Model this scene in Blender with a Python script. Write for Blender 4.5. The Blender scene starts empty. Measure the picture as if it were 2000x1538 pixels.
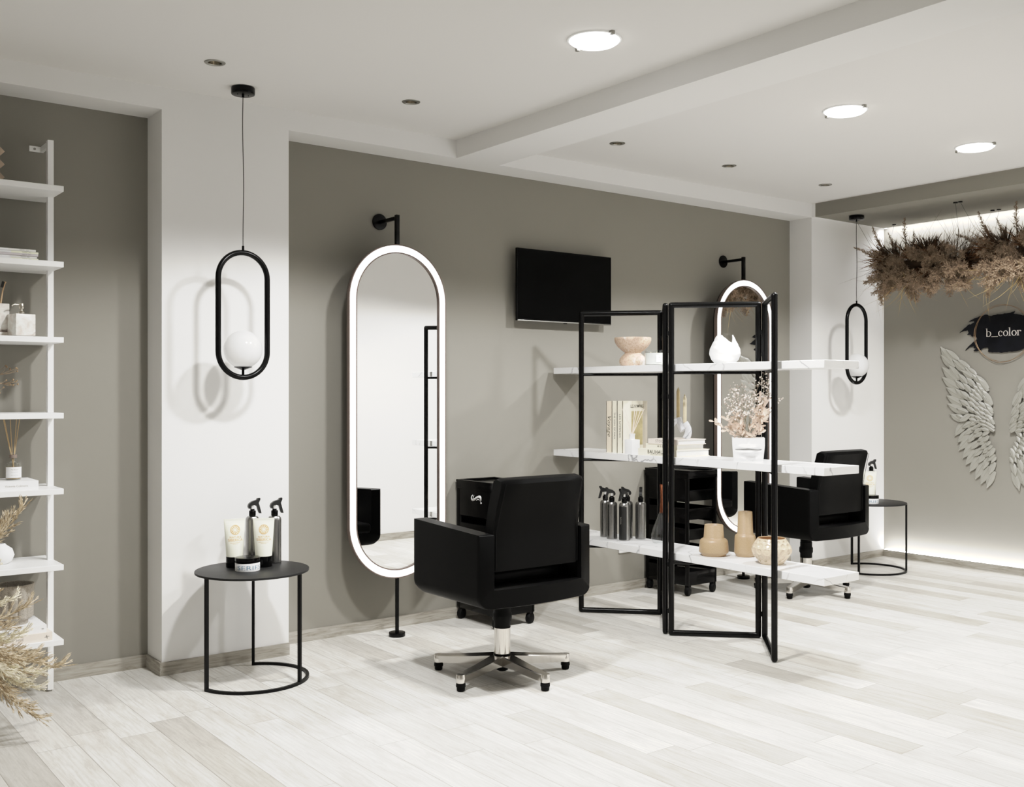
import bpy, bmesh, math, random
from mathutils import Vector, Matrix, Euler
PI = math.pi
C = bpy.context.scene.collection
R = math.radians

# ------------------------------------------------------------------ materials
def srgb(r, g, b):
    def f(c):
        c = c / 255.0
        return c / 12.92 if c <= .04045 else ((c + .055) / 1.055) ** 2.4
    return (f(r), f(g), f(b), 1.0)

TONE = [(.0, .0), (.10, .092), (.25, .235), (.45, .390), (.80, .575), (1.20, .735), (1.60, .815), (2.00, .875), (2.6, 1.0)]
def lit(r, g, b, E=1.75):
    """surface colour that shows as the given picture colour under the room light"""
    base = srgb(r, g, b)[:3]; out = []
    for c in base:
        for (x0, y0), (x1, y1) in zip(TONE, TONE[1:]):
            if c <= y1:
                out.append((x0 + (x1 - x0) * (c - y0) / (y1 - y0)) / E); break
    k = sum(out) / max(1e-6, sum(base))
    return tuple(min(.86, .25 * o + .75 * c * k) for o, c in zip(out, base)) + (1.0,)

class NT:
    def __init__(self, name):
        self.m = bpy.data.materials.new(name)
        self.m.use_nodes = True
        self.t = self.m.node_tree
        self.b = self.t.nodes['Principled BSDF']
    def n(self, typ, **kw):
        nd = self.t.nodes.new(typ)
        for k, v in kw.items():
            if k.startswith('i_'):
                nd.inputs[int(k[2:])].default_value = v
            else:
                setattr(nd, k, v)
        return nd
    def l(self, a, b):
        self.t.links.new(a, b)
    def val(self, x):
        return x
    def math(self, op, a, b=None, clamp=False):
        nd = self.t.nodes.new('ShaderNodeMath'); nd.operation = op; nd.use_clamp = clamp
        for i, x in enumerate((a, b)):
            if x is None: continue
            if isinstance(x, (int, float)): nd.inputs[i].default_value = x
            else: self.l(x, nd.inputs[i])
        return nd.outputs[0]
    def ramp(self, fac, stops):
        nd = self.t.nodes.new('ShaderNodeValToRGB')
        el = nd.color_ramp.elements
        while len(el) < len(stops): el.new(.5)
        for e, (p, c) in zip(el, stops): e.position = p; e.color = c
        self.l(fac, nd.inputs[0]); return nd.outputs[0]
    def mix(self, fac, a, b, mode='MIX'):
        nd = self.t.nodes.new('ShaderNodeMix'); nd.data_type = 'RGBA'; nd.blend_type = mode
        for i, x in ((0, fac), (6, a), (7, b)):
            if isinstance(x, (int, float)): nd.inputs[i].default_value = x
            elif isinstance(x, tuple): nd.inputs[i].default_value = x
            else: self.l(x, nd.inputs[i])
        return nd.outputs[2]
    def noise(self, vec, scale, detail=4, rough=.55, dist=0.0):
        nd = self.t.nodes.new('ShaderNodeTexNoise')
        nd.inputs['Scale'].default_value = scale; nd.inputs['Detail'].default_value = detail
        nd.inputs['Roughness'].default_value = rough; nd.inputs['Distortion'].default_value = dist
        if vec is not None: self.l(vec, nd.inputs['Vector'])
        return nd.outputs['Fac']
    def coord(self, which='Object'):
        return self.t.nodes.new('ShaderNodeTexCoord').outputs[which]
    def mapping(self, vec, scale=(1, 1, 1), loc=(0, 0, 0), rot=(0, 0, 0)):
        nd = self.t.nodes.new('ShaderNodeMapping')
        nd.inputs['Scale'].default_value = scale; nd.inputs['Location'].default_value = loc; nd.inputs['Rotation'].default_value = rot
        self.l(vec, nd.inputs['Vector']); return nd.outputs[0]
    def bump(self, h, strength=.2, dist=.01):
        nd = self.t.nodes.new('ShaderNodeBump'); nd.inputs['Strength'].default_value = strength; nd.inputs['Distance'].default_value = dist
        self.l(h, nd.inputs['Height']); self.l(nd.outputs[0], self.b.inputs['Normal'])

def mat(name, col, rough=.5, metal=0.0, spec=.5, vary=0.0, vscale=8.0, bump=0.0, bscale=60.0, coat=0.0):
    k = NT(name); b = k.b
    b.inputs['Roughness'].default_value = rough
    b.inputs['Metallic'].default_value = metal
    b.inputs['Specular IOR Level'].default_value = spec
    b.inputs['Coat Weight'].default_value = coat
    co = k.coord()
    if vary > 0:
        f = k.noise(co, vscale)
        lo = tuple(c * (1 - vary) for c in col[:3]) + (1,)
        hi = tuple(min(1, c * (1 + vary)) for c in col[:3]) + (1,)
        k.l(k.ramp(f, [(.3, lo), (.7, hi)]), b.inputs['Base Color'])
    else:
        b.inputs['Base Color'].default_value = col
    if bump > 0:
        k.bump(k.noise(co, bscale), bump, .003)
    return k.m

def emit(name, col, strength):
    k = NT(name); b = k.b
    b.inputs['Base Color'].default_value = col
    b.inputs['Emission Color'].default_value = col
    b.inputs['Emission Strength'].default_value = strength
    return k.m

def glass(name, col=(1, 1, 1, 1), rough=0.0, ior=1.45):
    k = NT(name); b = k.b
    b.inputs['Base Color'].default_value = col
    b.inputs['Roughness'].default_value = rough
    b.inputs['Transmission Weight'].default_value = 1
    b.inputs['IOR'].default_value = ior
    return k.m

def thin_glass(name, tint=(.97, .98, .98, 1)):
    """clear glass wall: mostly see-through with a mirror-like sheen at grazing angles"""
    k = NT(name); t = k.t
    out = t.nodes['Material Output']; t.nodes.remove(k.b)
    tr = t.nodes.new('ShaderNodeBsdfTransparent'); tr.inputs[0].default_value = tint
    gl = t.nodes.new('ShaderNodeBsdfGlossy'); gl.inputs['Roughness'].default_value = .02; gl.inputs['Color'].default_value = (1, 1, 1, 1)
    lw = t.nodes.new('ShaderNodeLayerWeight'); lw.inputs['Blend'].default_value = .5
    f = k.math('ADD', k.math('MULTIPLY', k.math('POWER', lw.outputs['Facing'], 3.0), .38), .03)
    mx = t.nodes.new('ShaderNodeMixShader'); k.l(f, mx.inputs[0]); k.l(tr.outputs[0], mx.inputs[1]); k.l(gl.outputs[0], mx.inputs[2])
    k.l(mx.outputs[0], out.inputs[0])
    return k.m
def opal_glass(name):
    """milk glass shell: white, lets part of the light straight through"""
    k = NT(name); t = k.t; b = k.b
    b.inputs['Base Color'].default_value = (.92, .92, .92, 1); b.inputs['Roughness'].default_value = .12
    out = t.nodes['Material Output']
    tr = t.nodes.new('ShaderNodeBsdfTransparent'); tl = t.nodes.new('ShaderNodeBsdfTranslucent'); tl.inputs[0].default_value = (.95, .95, .95, 1)
    m1 = t.nodes.new('ShaderNodeMixShader'); m1.inputs[0].default_value = .30; k.l(b.outputs[0], m1.inputs[1]); k.l(tl.outputs[0], m1.inputs[2])
    m2 = t.nodes.new('ShaderNodeMixShader'); m2.inputs[0].default_value = .24; k.l(m1.outputs[0], m2.inputs[1]); k.l(tr.outputs[0], m2.inputs[2])
    k.l(m2.outputs[0], out.inputs[0])
    return k.m

def plank_mat():
    k = NT('whitewashed_oak_planks'); b = k.b
    co = k.coord()
    sx = k.n('ShaderNodeSeparateXYZ'); k.l(co, sx.inputs[0])
    W, L = .1455, 1.05
    u = k.math('DIVIDE', k.math('ADD', sx.outputs[0], 10 * W - .008), W)
    row = k.math('FLOOR', u)
    wn = k.n('ShaderNodeTexWhiteNoise', noise_dimensions='1D'); k.l(row, wn.inputs['W'])
    v = k.math('ADD', k.math('DIVIDE', k.math('ADD', sx.outputs[1], 20), L), k.math('MULTIPLY', wn.outputs['Value'], 7.31))
    col = k.math('FLOOR', v)
    cb = k.n('ShaderNodeCombineXYZ'); k.l(row, cb.inputs[0]); k.l(col, cb.inputs[1])
    w2 = k.n('ShaderNodeTexWhiteNoise', noise_dimensions='3D'); k.l(cb.outputs[0], w2.inputs['Vector'])
    rnd = w2.outputs['Value']
    # grain: stretched along Y, shifted per plank
    off = k.n('ShaderNodeVectorMath', operation='MULTIPLY_ADD')
    k.l(w2.outputs['Color'], off.inputs[0]); off.inputs[1].default_value = (7, 11, 5); k.l(co, off.inputs[2])
    g1 = k.noise(k.mapping(off.outputs[0], (70, 5, 70)), 1.0, 9, .74, .6)
    g2 = k.noise(k.mapping(off.outputs[0], (14, 3.0, 14)), 1.0, 7, .66, .5)
    wv = k.n('ShaderNodeTexWave', wave_type='BANDS', bands_direction='X')
    wv.inputs['Scale'].default_value = 1.0; wv.inputs['Distortion'].default_value = 7; wv.inputs['Detail'].default_value = 3; wv.inputs['Detail Scale'].default_value = .55
    k.l(k.mapping(off.outputs[0], (17, 1.9, 17)), wv.inputs['Vector'])
    g3 = k.noise(k.mapping(off.outputs[0], (190, 9, 190)), 1.0, 5, .65)
    base = k.ramp(g2, [(.30, srgb(184, 179, 171)), (.50, srgb(206, 204, 198)), (.68, srgb(216, 215, 211))])
    c1 = k.mix(k.math('MULTIPLY', k.math('SUBTRACT', .53, g1, True), 2.8, True), base, srgb(150, 143, 133))
    c2 = k.mix(k.math('MULTIPLY', k.math('MULTIPLY', k.math('POWER', wv.outputs['Fac'], 3.0), k.math('MULTIPLY', k.math('SUBTRACT', g2, .40, True), 4.0, True)), .42), c1, srgb(166, 160, 150))
    c3 = k.mix(k.math('MULTIPLY', k.math('SUBTRACT', g3, .5, True), 1.0, True), c2, srgb(232, 231, 228))
    tone = k.ramp(rnd, [(0, (.68, .66, .625, 1)), (.16, (.82, .805, .775, 1)), (.40, (.98, .975, .965, 1)), (1, (1.08, 1.08, 1.075, 1))])
    c4 = k.mix(1.0, c3, tone, 'MULTIPLY')
    fu = k.math('FRACT', u); fv = k.math('FRACT', v)
    s1 = k.math('LESS_THAN', fu, .018); s2 = k.math('LESS_THAN', fv, .0026)
    seam = k.math('MAXIMUM', s1, s2)
    c5 = k.mix(k.math('MULTIPLY', seam, .75), c4, srgb(110, 104, 94))
    k.l(c5, b.inputs['Base Color'])
    b.inputs['Roughness'].default_value = .42
    b.inputs['Specular IOR Level'].default_value = .35
    k.bump(k.math('SUBTRACT', g1, k.math('MULTIPLY', seam, .6)), .12, .002)
    return k.m

def board_mat(name, along, dark=1.0):
    k = NT(name); b = k.b; co = k.coord()
    sc = (5, 60, 60) if along == 'x' else (60, 5, 60)
    g = k.noise(k.mapping(co, sc), 1, 7, .66, 1.2)
    d = dark
    k.l(k.ramp(g, [(.34, srgb(118 * d, 112 * d, 102 * d)), (.5, srgb(148 * d, 143 * d, 133 * d)), (.68, srgb(166 * d, 162 * d, 153 * d))]), b.inputs['Base Color'])
    b.inputs['Roughness'].default_value = .5
    return k.m

def marble_mat(name, base, vein, scale=3.0, thin=.018, amount=.8, second=None):
    k = NT(name); b = k.b; co = k.coord()
    warp = k.n('ShaderNodeTexNoise'); warp.inputs['Scale'].default_value = scale * .8; warp.inputs['Detail'].default_value = 5
    k.l(co, warp.inputs['Vector'])
    ma = k.n('ShaderNodeVectorMath', operation='MULTIPLY_ADD'); k.l(warp.outputs['Color'], ma.inputs[0]); ma.inputs[1].default_value = (.35 / scale * 3,) * 3; k.l(co, ma.inputs[2])
    vo = k.n('ShaderNodeTexVoronoi', feature='DISTANCE_TO_EDGE'); vo.inputs['Scale'].default_value = scale; k.l(ma.outputs[0], vo.inputs['Vector'])
    line = k.math('SUBTRACT', 1, k.math('DIVIDE', vo.outputs['Distance'], thin), True)
    pres = k.math('MULTIPLY', k.math('SUBTRACT', k.noise(co, scale * 1.3, 3), .40, True), 4.0, True)
    f = k.math('MULTIPLY', k.math('MULTIPLY', line, pres), amount)
    bc = base
    if second:
        bc = k.ramp(k.noise(co, scale * 2.2, 6, .65, .8), [(.38, base), (.62, second)])
    k.l(k.mix(f, bc, vein), b.inputs['Base Color'])
    b.inputs['Roughness'].default_value = .3
    return k.m

def speckle_mat(name, a, c, scale=220, rough=.55, big=0, thr=.52):
    k = NT(name); b = k.b; co = k.coord()
    f = k.noise(co, scale, 2, .6)
    col = k.ramp(f, [(.36, c), (.52, a)])
    if big:
        f2 = k.noise(co, big, 4, .6)
        col = k.mix(k.math('MULTIPLY', k.math('SUBTRACT', f2, thr, True), 6, True), col, lit(240, 232, 226))
    k.l(col, b.inputs['Base Color']); b.inputs['Roughness'].default_value = rough
    return k.m

M_ = {}
M_['white'] = mat('white_wall_paint', srgb(224, 223, 221), .85, spec=.2, bump=.05, bscale=300)
M_['ceil'] = mat('white_ceiling_paint', srgb(219, 217, 214), .9, spec=.15)
M_['grey'] = mat('grey_green_wall_paint', srgb(130, 127, 119), .8, spec=.25, bump=.05, bscale=300)
M_['floor'] = plank_mat()
M_['skirt_x'] = board_mat('grey_oak_skirting_x', 'x')
M_['skirt_y'] = board_mat('grey_oak_skirting_y', 'y')
M_['black'] = mat('black_powder_coat', srgb(5, 5, 5), .24, spec=.14)
M_['blackmatte'] = mat('matt_black_metal', srgb(8, 8, 8), .45, spec=.12)
M_['table'] = mat('charcoal_table_lacquer', srgb(24, 24, 24), .45, spec=.22)
M_['leather'] = mat('black_leatherette', srgb(5, 5, 5), .42, spec=.05, bump=.10, bscale=420)
M_['plastic'] = mat('black_gloss_plastic', srgb(5, 5, 5), .16, spec=.10)
M_['screen'] = mat('black_glass_screen', (.0006, .0006, .0006, 1), .25, spec=.05)
M_['rubber'] = mat('black_rubber', srgb(7, 7, 7), .6, spec=.10)
M_['chrome'] = mat('polished_aluminium', srgb(214, 210, 204), .16, 1.0, vary=.03)
M_['darkchrome'] = mat('dark_chrome_top', srgb(90, 90, 90), .25, 1.0)
M_['steel'] = mat('brushed_steel_rim', srgb(150, 149, 144), .35, 1.0)
M_['mirror'] = mat('mirror_silver', (.93, .93, .925, 1), 0.0, 1.0)
M_['rim'] = mat('bronze_pink_mirror_rim', srgb(104, 91, 85), .35, .5)
M_['led'] = emit('led_mirror_band', (1, .985, .965, 1), 2.6)
M_['ledw'] = emit('led_strip_glow', (1, .985, .97, 1), 34.0)
M_['panel'] = emit('ceiling_panel_glow', (1, .99, .97, 1), 11.0)
M_['lens'] = emit('downlight_lens', srgb(220, 216, 208), .12)
M_['opal'] = opal_glass('opal_glass_globe')
M_['whitelac'] = mat('white_lacquer', srgb(238, 238, 237), .4, spec=.4)
M_['marble'] = marble_mat('white_marble_grey_veins', srgb(232, 232, 232), srgb(84, 84, 90), 3.4, .016, .85)
M_['marble2'] = marble_mat('grey_veined_marble', srgb(236, 237, 240), srgb(110, 116, 126), 9, .05, .85, srgb(205, 209, 216))
M_['marble3'] = marble_mat('beige_grey_marble', lit(224, 219, 212, 1.3), lit(164, 152, 144, 1.3), 8, .05, .5, lit(202, 192, 184, 1.3))
M_['cream'] = mat('cream_tube_plastic', lit(243, 233, 203, 1.55), .35, spec=.4)
M_['gold'] = mat('ochre_print', lit(226, 178, 92), .5)
M_['ink'] = mat('black_print_ink', srgb(40, 38, 34), .6)
M_['greyink'] = mat('grey_print_ink', srgb(150, 146, 138), .6)
M_['blueink'] = mat('blue_grey_print_ink', lit(120, 160, 184), .5)
M_['paper'] = mat('white_label_paper', lit(236, 236, 235), .6)
M_['gunmetal'] = mat('gunmetal_bottle', srgb(140, 139, 137), .27, .97, vary=.05, vscale=40, bump=.05, bscale=500)
M_['bottleblack'] = mat('black_bottle_label', srgb(18, 18, 18), .35)
M_['trigger'] = mat('dark_grey_trigger_plastic', srgb(26, 26, 26), .4, spec=.3)
M_['clearplastic'] = mat('pale_plastic_neck', srgb(205, 203, 200), .25)
M_['woodwick'] = mat('pale_reed', lit(206, 178, 136), .6)
M_['reedpink'] = mat('blush_reed', srgb(240, 222, 208), .6)
M_['glass'] = thin_glass('clear_glass')
M_['copper'] = mat('polished_copper', srgb(168, 104, 76), .16, 1.0)
M_['stonew'] = speckle_mat('speckled_tan_stoneware', lit(200, 171, 135, 1.85), lit(184, 154, 116, 1.85), 480, .38)
M_['bowl'] = speckle_mat('glazed_cream_stoneware', lit(224, 208, 184), lit(214, 194, 164), 500, .12)
M_['bowlin'] = mat('tan_glaze_inside', lit(196, 160, 120), .5)
M_['travert'] = speckle_mat('brown_white_travertine', lit(214, 188, 166), lit(196, 164, 138), 110, .6, 7, .53)
M_['plaster'] = mat('white_plaster', lit(236, 235, 233, 1.9), .75, vary=.02)
M_['ceramicw'] = mat('matt_white_ceramic', lit(243, 243, 243, 2.0), .6)
M_['wax'] = mat('ivory_wax', lit(240, 236, 222), .4)
M_['candle'] = mat('cream_taper_wax', lit(228, 216, 184), .45)
M_['candle2'] = mat('tan_taper_wax', lit(204, 184, 142), .5, vary=.08, vscale=40)
M_['bookcream'] = mat('cream_book_cloth', lit(230, 222, 204, 1.5), .7)
M_['booktan'] = mat('beige_book_cloth', lit(224, 213, 192, 1.5), .7)
M_['bookwhite'] = mat('white_book_cover', lit(234, 233, 229, 1.5), .6)
M_['bookpink'] = mat('blush_book_cover', lit(224, 214, 204, 1.5), .6)
M_['pages'] = mat('ivory_page_edges', lit(238, 231, 216, 1.5), .8, vary=.03, vscale=200)
M_['artgold'] = mat('golden_cover_picture', lit(210, 194, 146), .6, vary=.22, vscale=26)
M_['artgrey'] = mat('taupe_cover_band', lit(188, 178, 158), .5, vary=.12, vscale=10)
M_['magA'] = mat('pale_yellow_magazine', lit(222, 216, 190, 1.2), .5)
M_['magB'] = mat('white_magazine', srgb(224, 222, 216), .5)
M_['magC'] = mat('lilac_magazine', srgb(196, 188, 190), .5)
M_['wood'] = mat('natural_beech', lit(196, 166, 132, 1.3), .55, vary=.1, vscale=30)
M_['palewood'] = mat('grey_brown_wood', lit(176, 158, 140, 1.2), .6, vary=.12, vscale=40)
M_['bristle'] = mat('black_bristles', srgb(20, 20, 20), .7)
M_['nickel'] = mat('satin_nickel', srgb(204, 198, 186), .22, 1.0)
M_['collar'] = mat('taupe_collar', srgb(120, 106, 98), .4)
M_['amber'] = mat('amber_diffuser_oil', srgb(150, 128, 96), .2)
M_['concrete'] = speckle_mat('grey_speckled_stoneware', lit(186, 178, 166), lit(158, 150, 138), 260, .8)
M_['pampas'] = mat('straw_pampas', lit(200, 184, 158, 1.4), .8, vary=.36, vscale=30)
M_['pampas2'] = mat('cream_pampas', lit(224, 213, 193, 1.4), .8, vary=.30, vscale=30)
M_['plumebr'] = mat('dusky_brown_plume', srgb(152, 131, 109), .9, vary=.28, vscale=24)
M_['tuftbr'] = mat('chestnut_dried_grass', srgb(104, 70, 40), .8, vary=.35, vscale=20)
M_['tuftdk'] = mat('dark_umber_dried_grass', srgb(66, 48, 30), .8, vary=.3, vscale=20)
M_['grassgold'] = mat('golden_dried_stems', srgb(158, 134, 84), .7, vary=.3, vscale=20)
M_['stem'] = mat('dry_grey_green_stems', srgb(140, 134, 116), .8)
M_['gyp'] = mat('white_gypsophila_blossom', lit(232, 224, 216), .8)
M_['gypbud'] = mat('dusty_pink_buds', srgb(196, 172, 160), .8)
M_['leaf'] = mat('blush_beige_leaves', lit(226, 207, 190, 1.65), .65, vary=.22, vscale=26)
M_['seed'] = mat('tan_seed_heads', lit(170, 144, 112), .7)
M_['wing'] = mat('pale_grey_wing_lacquer', srgb(143, 141, 132), .34, spec=.45)
M_['navy'] = mat('navy_brush_paint', srgb(7, 8, 13), .6, spec=.14, vary=.5, vscale=14)
M_['ringgold'] = mat('antique_gold_wire', srgb(122, 98, 72), .4, .5)
M_['letter'] = mat('warm_white_lettering', srgb(214, 206, 198), .6)
M_['wire'] = mat('thin_dark_wire', srgb(30, 28, 26), .5)

# ------------------------------------------------------------------ mesh building
class MB:
    def __init__(self):
        self.v = []; self.f = []; self.mi = []; self.cur = 0
    def add(self, vs, fs):
        o = len(self.v)
        self.v += [tuple(p) for p in vs]
        for q in fs:
            self.f.append(tuple(i + o for i in q)); self.mi.append(self.cur)
        return self
    def box(self, x0, x1, y0, y1, z0, z1, bev=0.0, seg=2, mtx=None):
        if bev <= 0:
            vs = [(x, y, z) for x in (x0, x1) for y in (y0, y1) for z in (z0, z1)]
            fs = [(0, 1, 3, 2), (4, 6, 7, 5), (0, 4, 5, 1), (2, 3, 7, 6), (0, 2, 6, 4), (1, 5, 7, 3)]
        else:
            bm = bmesh.new(); bmesh.ops.create_cube(bm, size=1)
            bmesh.ops.scale(bm, vec=(x1 - x0, y1 - y0, z1 - z0), verts=bm.verts)
            bmesh.ops.translate(bm, vec=((x0 + x1) / 2, (y0 + y1) / 2, (z0 + z1) / 2), verts=bm.verts)
            bmesh.ops.bevel(bm, geom=bm.edges[:], offset=bev, segments=seg, affect='EDGES', profile=.5)
            bm.verts.index_update()
            vs = [v.co.copy() for v in bm.verts]; fs = [[v.index for v in f.verts] for f in bm.faces]; bm.free()
        if mtx is not None: vs = [mtx @ Vector(p) for p in vs]
        return self.add(vs, fs)
    def lathe(self, prof, seg=40, c=(0, 0, 0), mtx=None, cap=True):
        vs = []; fs = []; n = len(prof)
        for (r, z) in prof:
            for i in range(seg):
                a = 2 * PI * i / seg
                vs.append(Vector((c[0] + max(r, 1e-5) * math.cos(a), c[1] + max(r, 1e-5) * math.sin(a), c[2] + z)))
        for k in range(n - 1):
            for i in range(seg):
                j = (i + 1) % seg
                fs.append((k * seg + i, k * seg + j, (k + 1) * seg + j, (k + 1) * seg + i))
        if cap:
            if prof[0][0] > 1e-4: fs.append(tuple(range(seg - 1, -1, -1)))
            if prof[-1][0] > 1e-4: fs.append(tuple((n - 1) * seg + i for i in range(seg)))
        if mtx is not None: vs = [mtx @ p for p in vs]
        return self.add(vs, fs)
    def cyl(self, r, z0, z1, seg=32, c=(0, 0, 0), bev=0.0, mtx=None, r2=None):
        r2 = r if r2 is None else r2
        if bev > 0:
            p = [(r - bev, z0), (r - bev * .3, z0 + bev * .3), (r, z0 + bev), (r2, z1 - bev), (r2 - bev * .3, z1 - bev * .3), (r2 - bev, z1)]
        else:
            p = [(r, z0), (r2, z1)]
        return self.lathe(p, seg, c, mtx)
    def tube(self, pts, r, seg=10, closed=False, rf=None, cap=True):
        pts = [Vector(p) for p in pts]; n = len(pts); vs = []; fs = []
        def tan(i):
            a = pts[(i - 1) % n] if (closed or i > 0) else pts[i]
            b = pts[(i + 1) % n] if (closed or i < n - 1) else pts[i]
            d = b - a
            return d.normalized() if d.length > 1e-9 else Vector((0, 0, 1))
        t = tan(0); up = Vector((0, 0, 1)) if abs(t.z) < .9 else Vector((1, 0, 0))
        nrm = (up - t * up.dot(t)).normalized()
        for i in range(n):
            t = tan(i); nrm = (nrm - t * nrm.dot(t))
            nrm = nrm.normalized() if nrm.length > 1e-6 else t.orthogonal().normalized()
            bn = t.cross(nrm); rr = r if rf is None else r * rf(i / max(1, n - 1))
            for k in range(seg):
                a = 2 * PI * k / seg
                vs.append(pts[i] + (nrm * math.cos(a) + bn * math.sin(a)) * rr)
        m = n if closed else n - 1
        for i in range(m):
            i2 = (i + 1) % n
            for k in range(seg):
                k2 = (k + 1) % seg
                fs.append((i * seg + k, i * seg + k2, i2 * seg + k2, i2 * seg + k))
        if not closed and cap:
            fs.append(tuple(range(seg - 1, -1, -1))); fs.append(tuple((n - 1) * seg + k for k in range(seg)))
        return self.add(vs, fs)
    def sphere(self, c, r, seg=24, ring=14, sc=(1, 1, 1)):
        prof = []
        for i in range(ring + 1):
            a = -PI / 2 + PI * i / ring
            prof.append((math.cos(a), math.sin(a)))
        m = Matrix.Translation(c) @ Matrix.Diagonal((r * sc[0], r * sc[1], r * sc[2], 1))
        return self.lathe(prof, seg, (0, 0, 0), m, cap=False)
    def prism(self, poly, fn, d0, d1):
        """poly: 2-D outline; fn(u, v, d) -> 3-D"""
        n = len(poly)
        vs = [fn(u, v, d0) for u, v in poly] + [fn(u, v, d1) for u, v in poly]
        fs = [tuple(range(n - 1, -1, -1)), tuple(range(n, 2 * n))] + [(i, (i + 1) % n, n + (i + 1) % n, n + i) for i in range(n)]
        return self.add(vs, fs)
    def blade(self, p, d, length, w, bend=Vector((0, 0, 0)), segs=2):
        p = Vector(p); d = Vector(d).normalized()
        s = d.cross(Vector((random.uniform(-1, 1), random.uniform(-1, 1), random.uniform(-1, 1))))
        if s.length < 1e-4: s = d.orthogonal()
        s = s.normalized() * w * .5
        vs = [p - s * .6, p + s * .6]; fs = []
        for i in range(1, segs + 1):
            t = i / segs
            q = p + d * length * t + bend * (t * t)
            if i == segs: vs.append(q); o = len(vs); fs.append((o - 3, o - 2, o - 1))
            else:
                vs += [q - s, q + s]; o = len(vs); fs.append((o - 4, o - 3, o - 1, o - 2))
        return self.add(vs, fs)
    def mesh(self, name, mats, sharp=38, recalc=True):
        me = bpy.data.meshes.new(name)
        me.from_pydata(self.v, [], self.f)
        if not isinstance(mats, (list, tuple)): mats = [mats]
        for m in mats: me.materials.append(m)
        if len(mats) > 1:
            for p, i in zip(me.polygons, self.mi): p.material_index = i
        if recalc:
            bm = bmesh.new(); bm.from_mesh(me)
            bmesh.ops.recalc_face_normals(bm, faces=bm.faces); bm.to_mesh(me); bm.free()
        me.polygons.foreach_set('use_smooth', [True] * len(me.polygons))
        if sharp: me.set_sharp_from_angle(angle=R(sharp))
        me.update()
        return me

def obj(name, me, parent=None, loc=None, label=None):
    o = bpy.data.objects.new(name, me); C.objects.link(o)
    if parent is not None: o.parent = parent
    if loc is not None: o.location = loc
    if label: o['label'] = label
    return o
def part(name, mb, m, parent, label=None, sharp=38, recalc=True):
    return obj(name, mb.mesh(name, m, sharp, recalc), parent, None, label)
def struct(name, mb, m):
    o = obj(name, mb.mesh(name, m, 38)); o['kind'] = 'structure'; return o
def tag(o, label, cat, group=None):
    o['label'] = label; o['category'] = cat
    if group: o['group'] = group
    return o
def thing(name, label, cat, loc=(0, 0, 0), rz=0.0, group=None):
    o = bpy.data.objects.new(name, None); C.objects.link(o)
    o.empty_display_size = .05
    o.location = loc; o.rotation_euler = (0, 0, rz)
    return tag(o, label, cat, group)
def dup(o, label=None, loc=None, rz=None, parent=None):
    c = o.copy(); C.objects.link(c)
    if parent is not None: c.parent = parent
    if label: c['label'] = label
    if loc is not None: c.location = loc
    if rz is not None: c.rotation_euler = (0, 0, rz)
    for ch in list(o.children): dup(ch, parent=c)
    return c

def arc(cx, cy, r, a0, a1, n):
    return [(cx + r * math.cos(a0 + (a1 - a0) * i / n), cy + r * math.sin(a0 + (a1 - a0) * i / n)) for i in range(n + 1)]
def stadium(w, h, n=24):
    """outline of a pill of width w and height h, base at 0"""
    r = w / 2
    return arc(0, h - r, r, 0, PI, n) + arc(0, r, r, PI, 2 * PI, n)

def text_verts(body, size, shear=0.0, sx=1.0, bold=0.0, spacing=1.0):
    cu = bpy.data.curves.new('t', 'FONT'); cu.body = body; cu.size = size; cu.shear = shear
    cu.align_x = 'CENTER'; cu.align_y = 'CENTER'; cu.offset = bold; cu.space_character = spacing; cu.resolution_u = 3
    o = bpy.data.objects.new('t', cu); C.objects.link(o)
    dg = bpy.context.evaluated_depsgraph_get()
    me = bpy.data.meshes.new_from_object(o.evaluated_get(dg))
    vs = [Vector((v.co.x * sx, v.co.y, 0)) for v in me.vertices]; fs = [tuple(p.vertices) for p in me.polygons]
    bpy.data.objects.remove(o); bpy.data.curves.remove(cu); bpy.data.meshes.remove(me)
    return vs, fs
def text_part(body, size, fn, m, parent, name='lettering', **kw):
    vs, fs = text_verts(body, size, **kw)
    mb = MB(); mb.add([fn(v.x, v.y) for v in vs], fs)
    return part(name, mb, m, parent, sharp=None, recalc=False)

random.seed(7)
EXPO = 0.0
# ================================================================== ROOM
YW, YC, XR, ZC, ZS = 4.937, 4.737, 7.341, 2.705, 2.605
P1a, P1b, P2a = 1.585, 2.214, 6.41
struct('floor', MB().box(-1.66, 7.40, -1.66, 5.0, -.06, 0), M_['floor'])
struct('wall_back', MB().box(-1.66, 7.40, YW, 5.0, 0, ZC), M_['grey'])
struct('wall_right', MB().box(XR, 7.40, 1.52, YW, 0, ZC), M_['grey'])
struct('wall_front', MB().box(3.40, XR, 1.52, 1.58, 0, ZC), M_['white'])
struct('wall_passage', MB().box(3.40, 3.46, -1.6, 1.52, 0, ZC), M_['white'])
struct('wall_behind', MB().box(-1.66, 3.46, -1.66, -1.6, 0, ZC), M_['white'])
struct('wall_left', MB().box(-1.66, -1.6, -1.6, YW, 0, ZC), M_['white'])
struct('trim_1', MB().box(P1a, P1b, YC, YW, 0, ZC), M_['white'])          # near pillar
struct('trim_2', MB().box(P2a, XR, YC, YW, 0, ZS), M_['white'])           # far pillar
struct('trim_3', MB().box(-1.6, P1a, YC, YW, ZS, ZC), M_['white'])        # band over the left niche
struct('trim_4', MB().box(P1b, P2a, YC, YW, ZS, ZC), M_['white'])         # band over the mirror niche
struct('trim_5', MB().box(3.22, 3.518, 1.58, YC, ZS, ZC), M_['white'])    # cross beam
struct('trim_6', MB().box(P2a, 7.29, 1.58, 4.705, ZS, ZC), M_['grey'])    # dropped grey soffit
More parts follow.
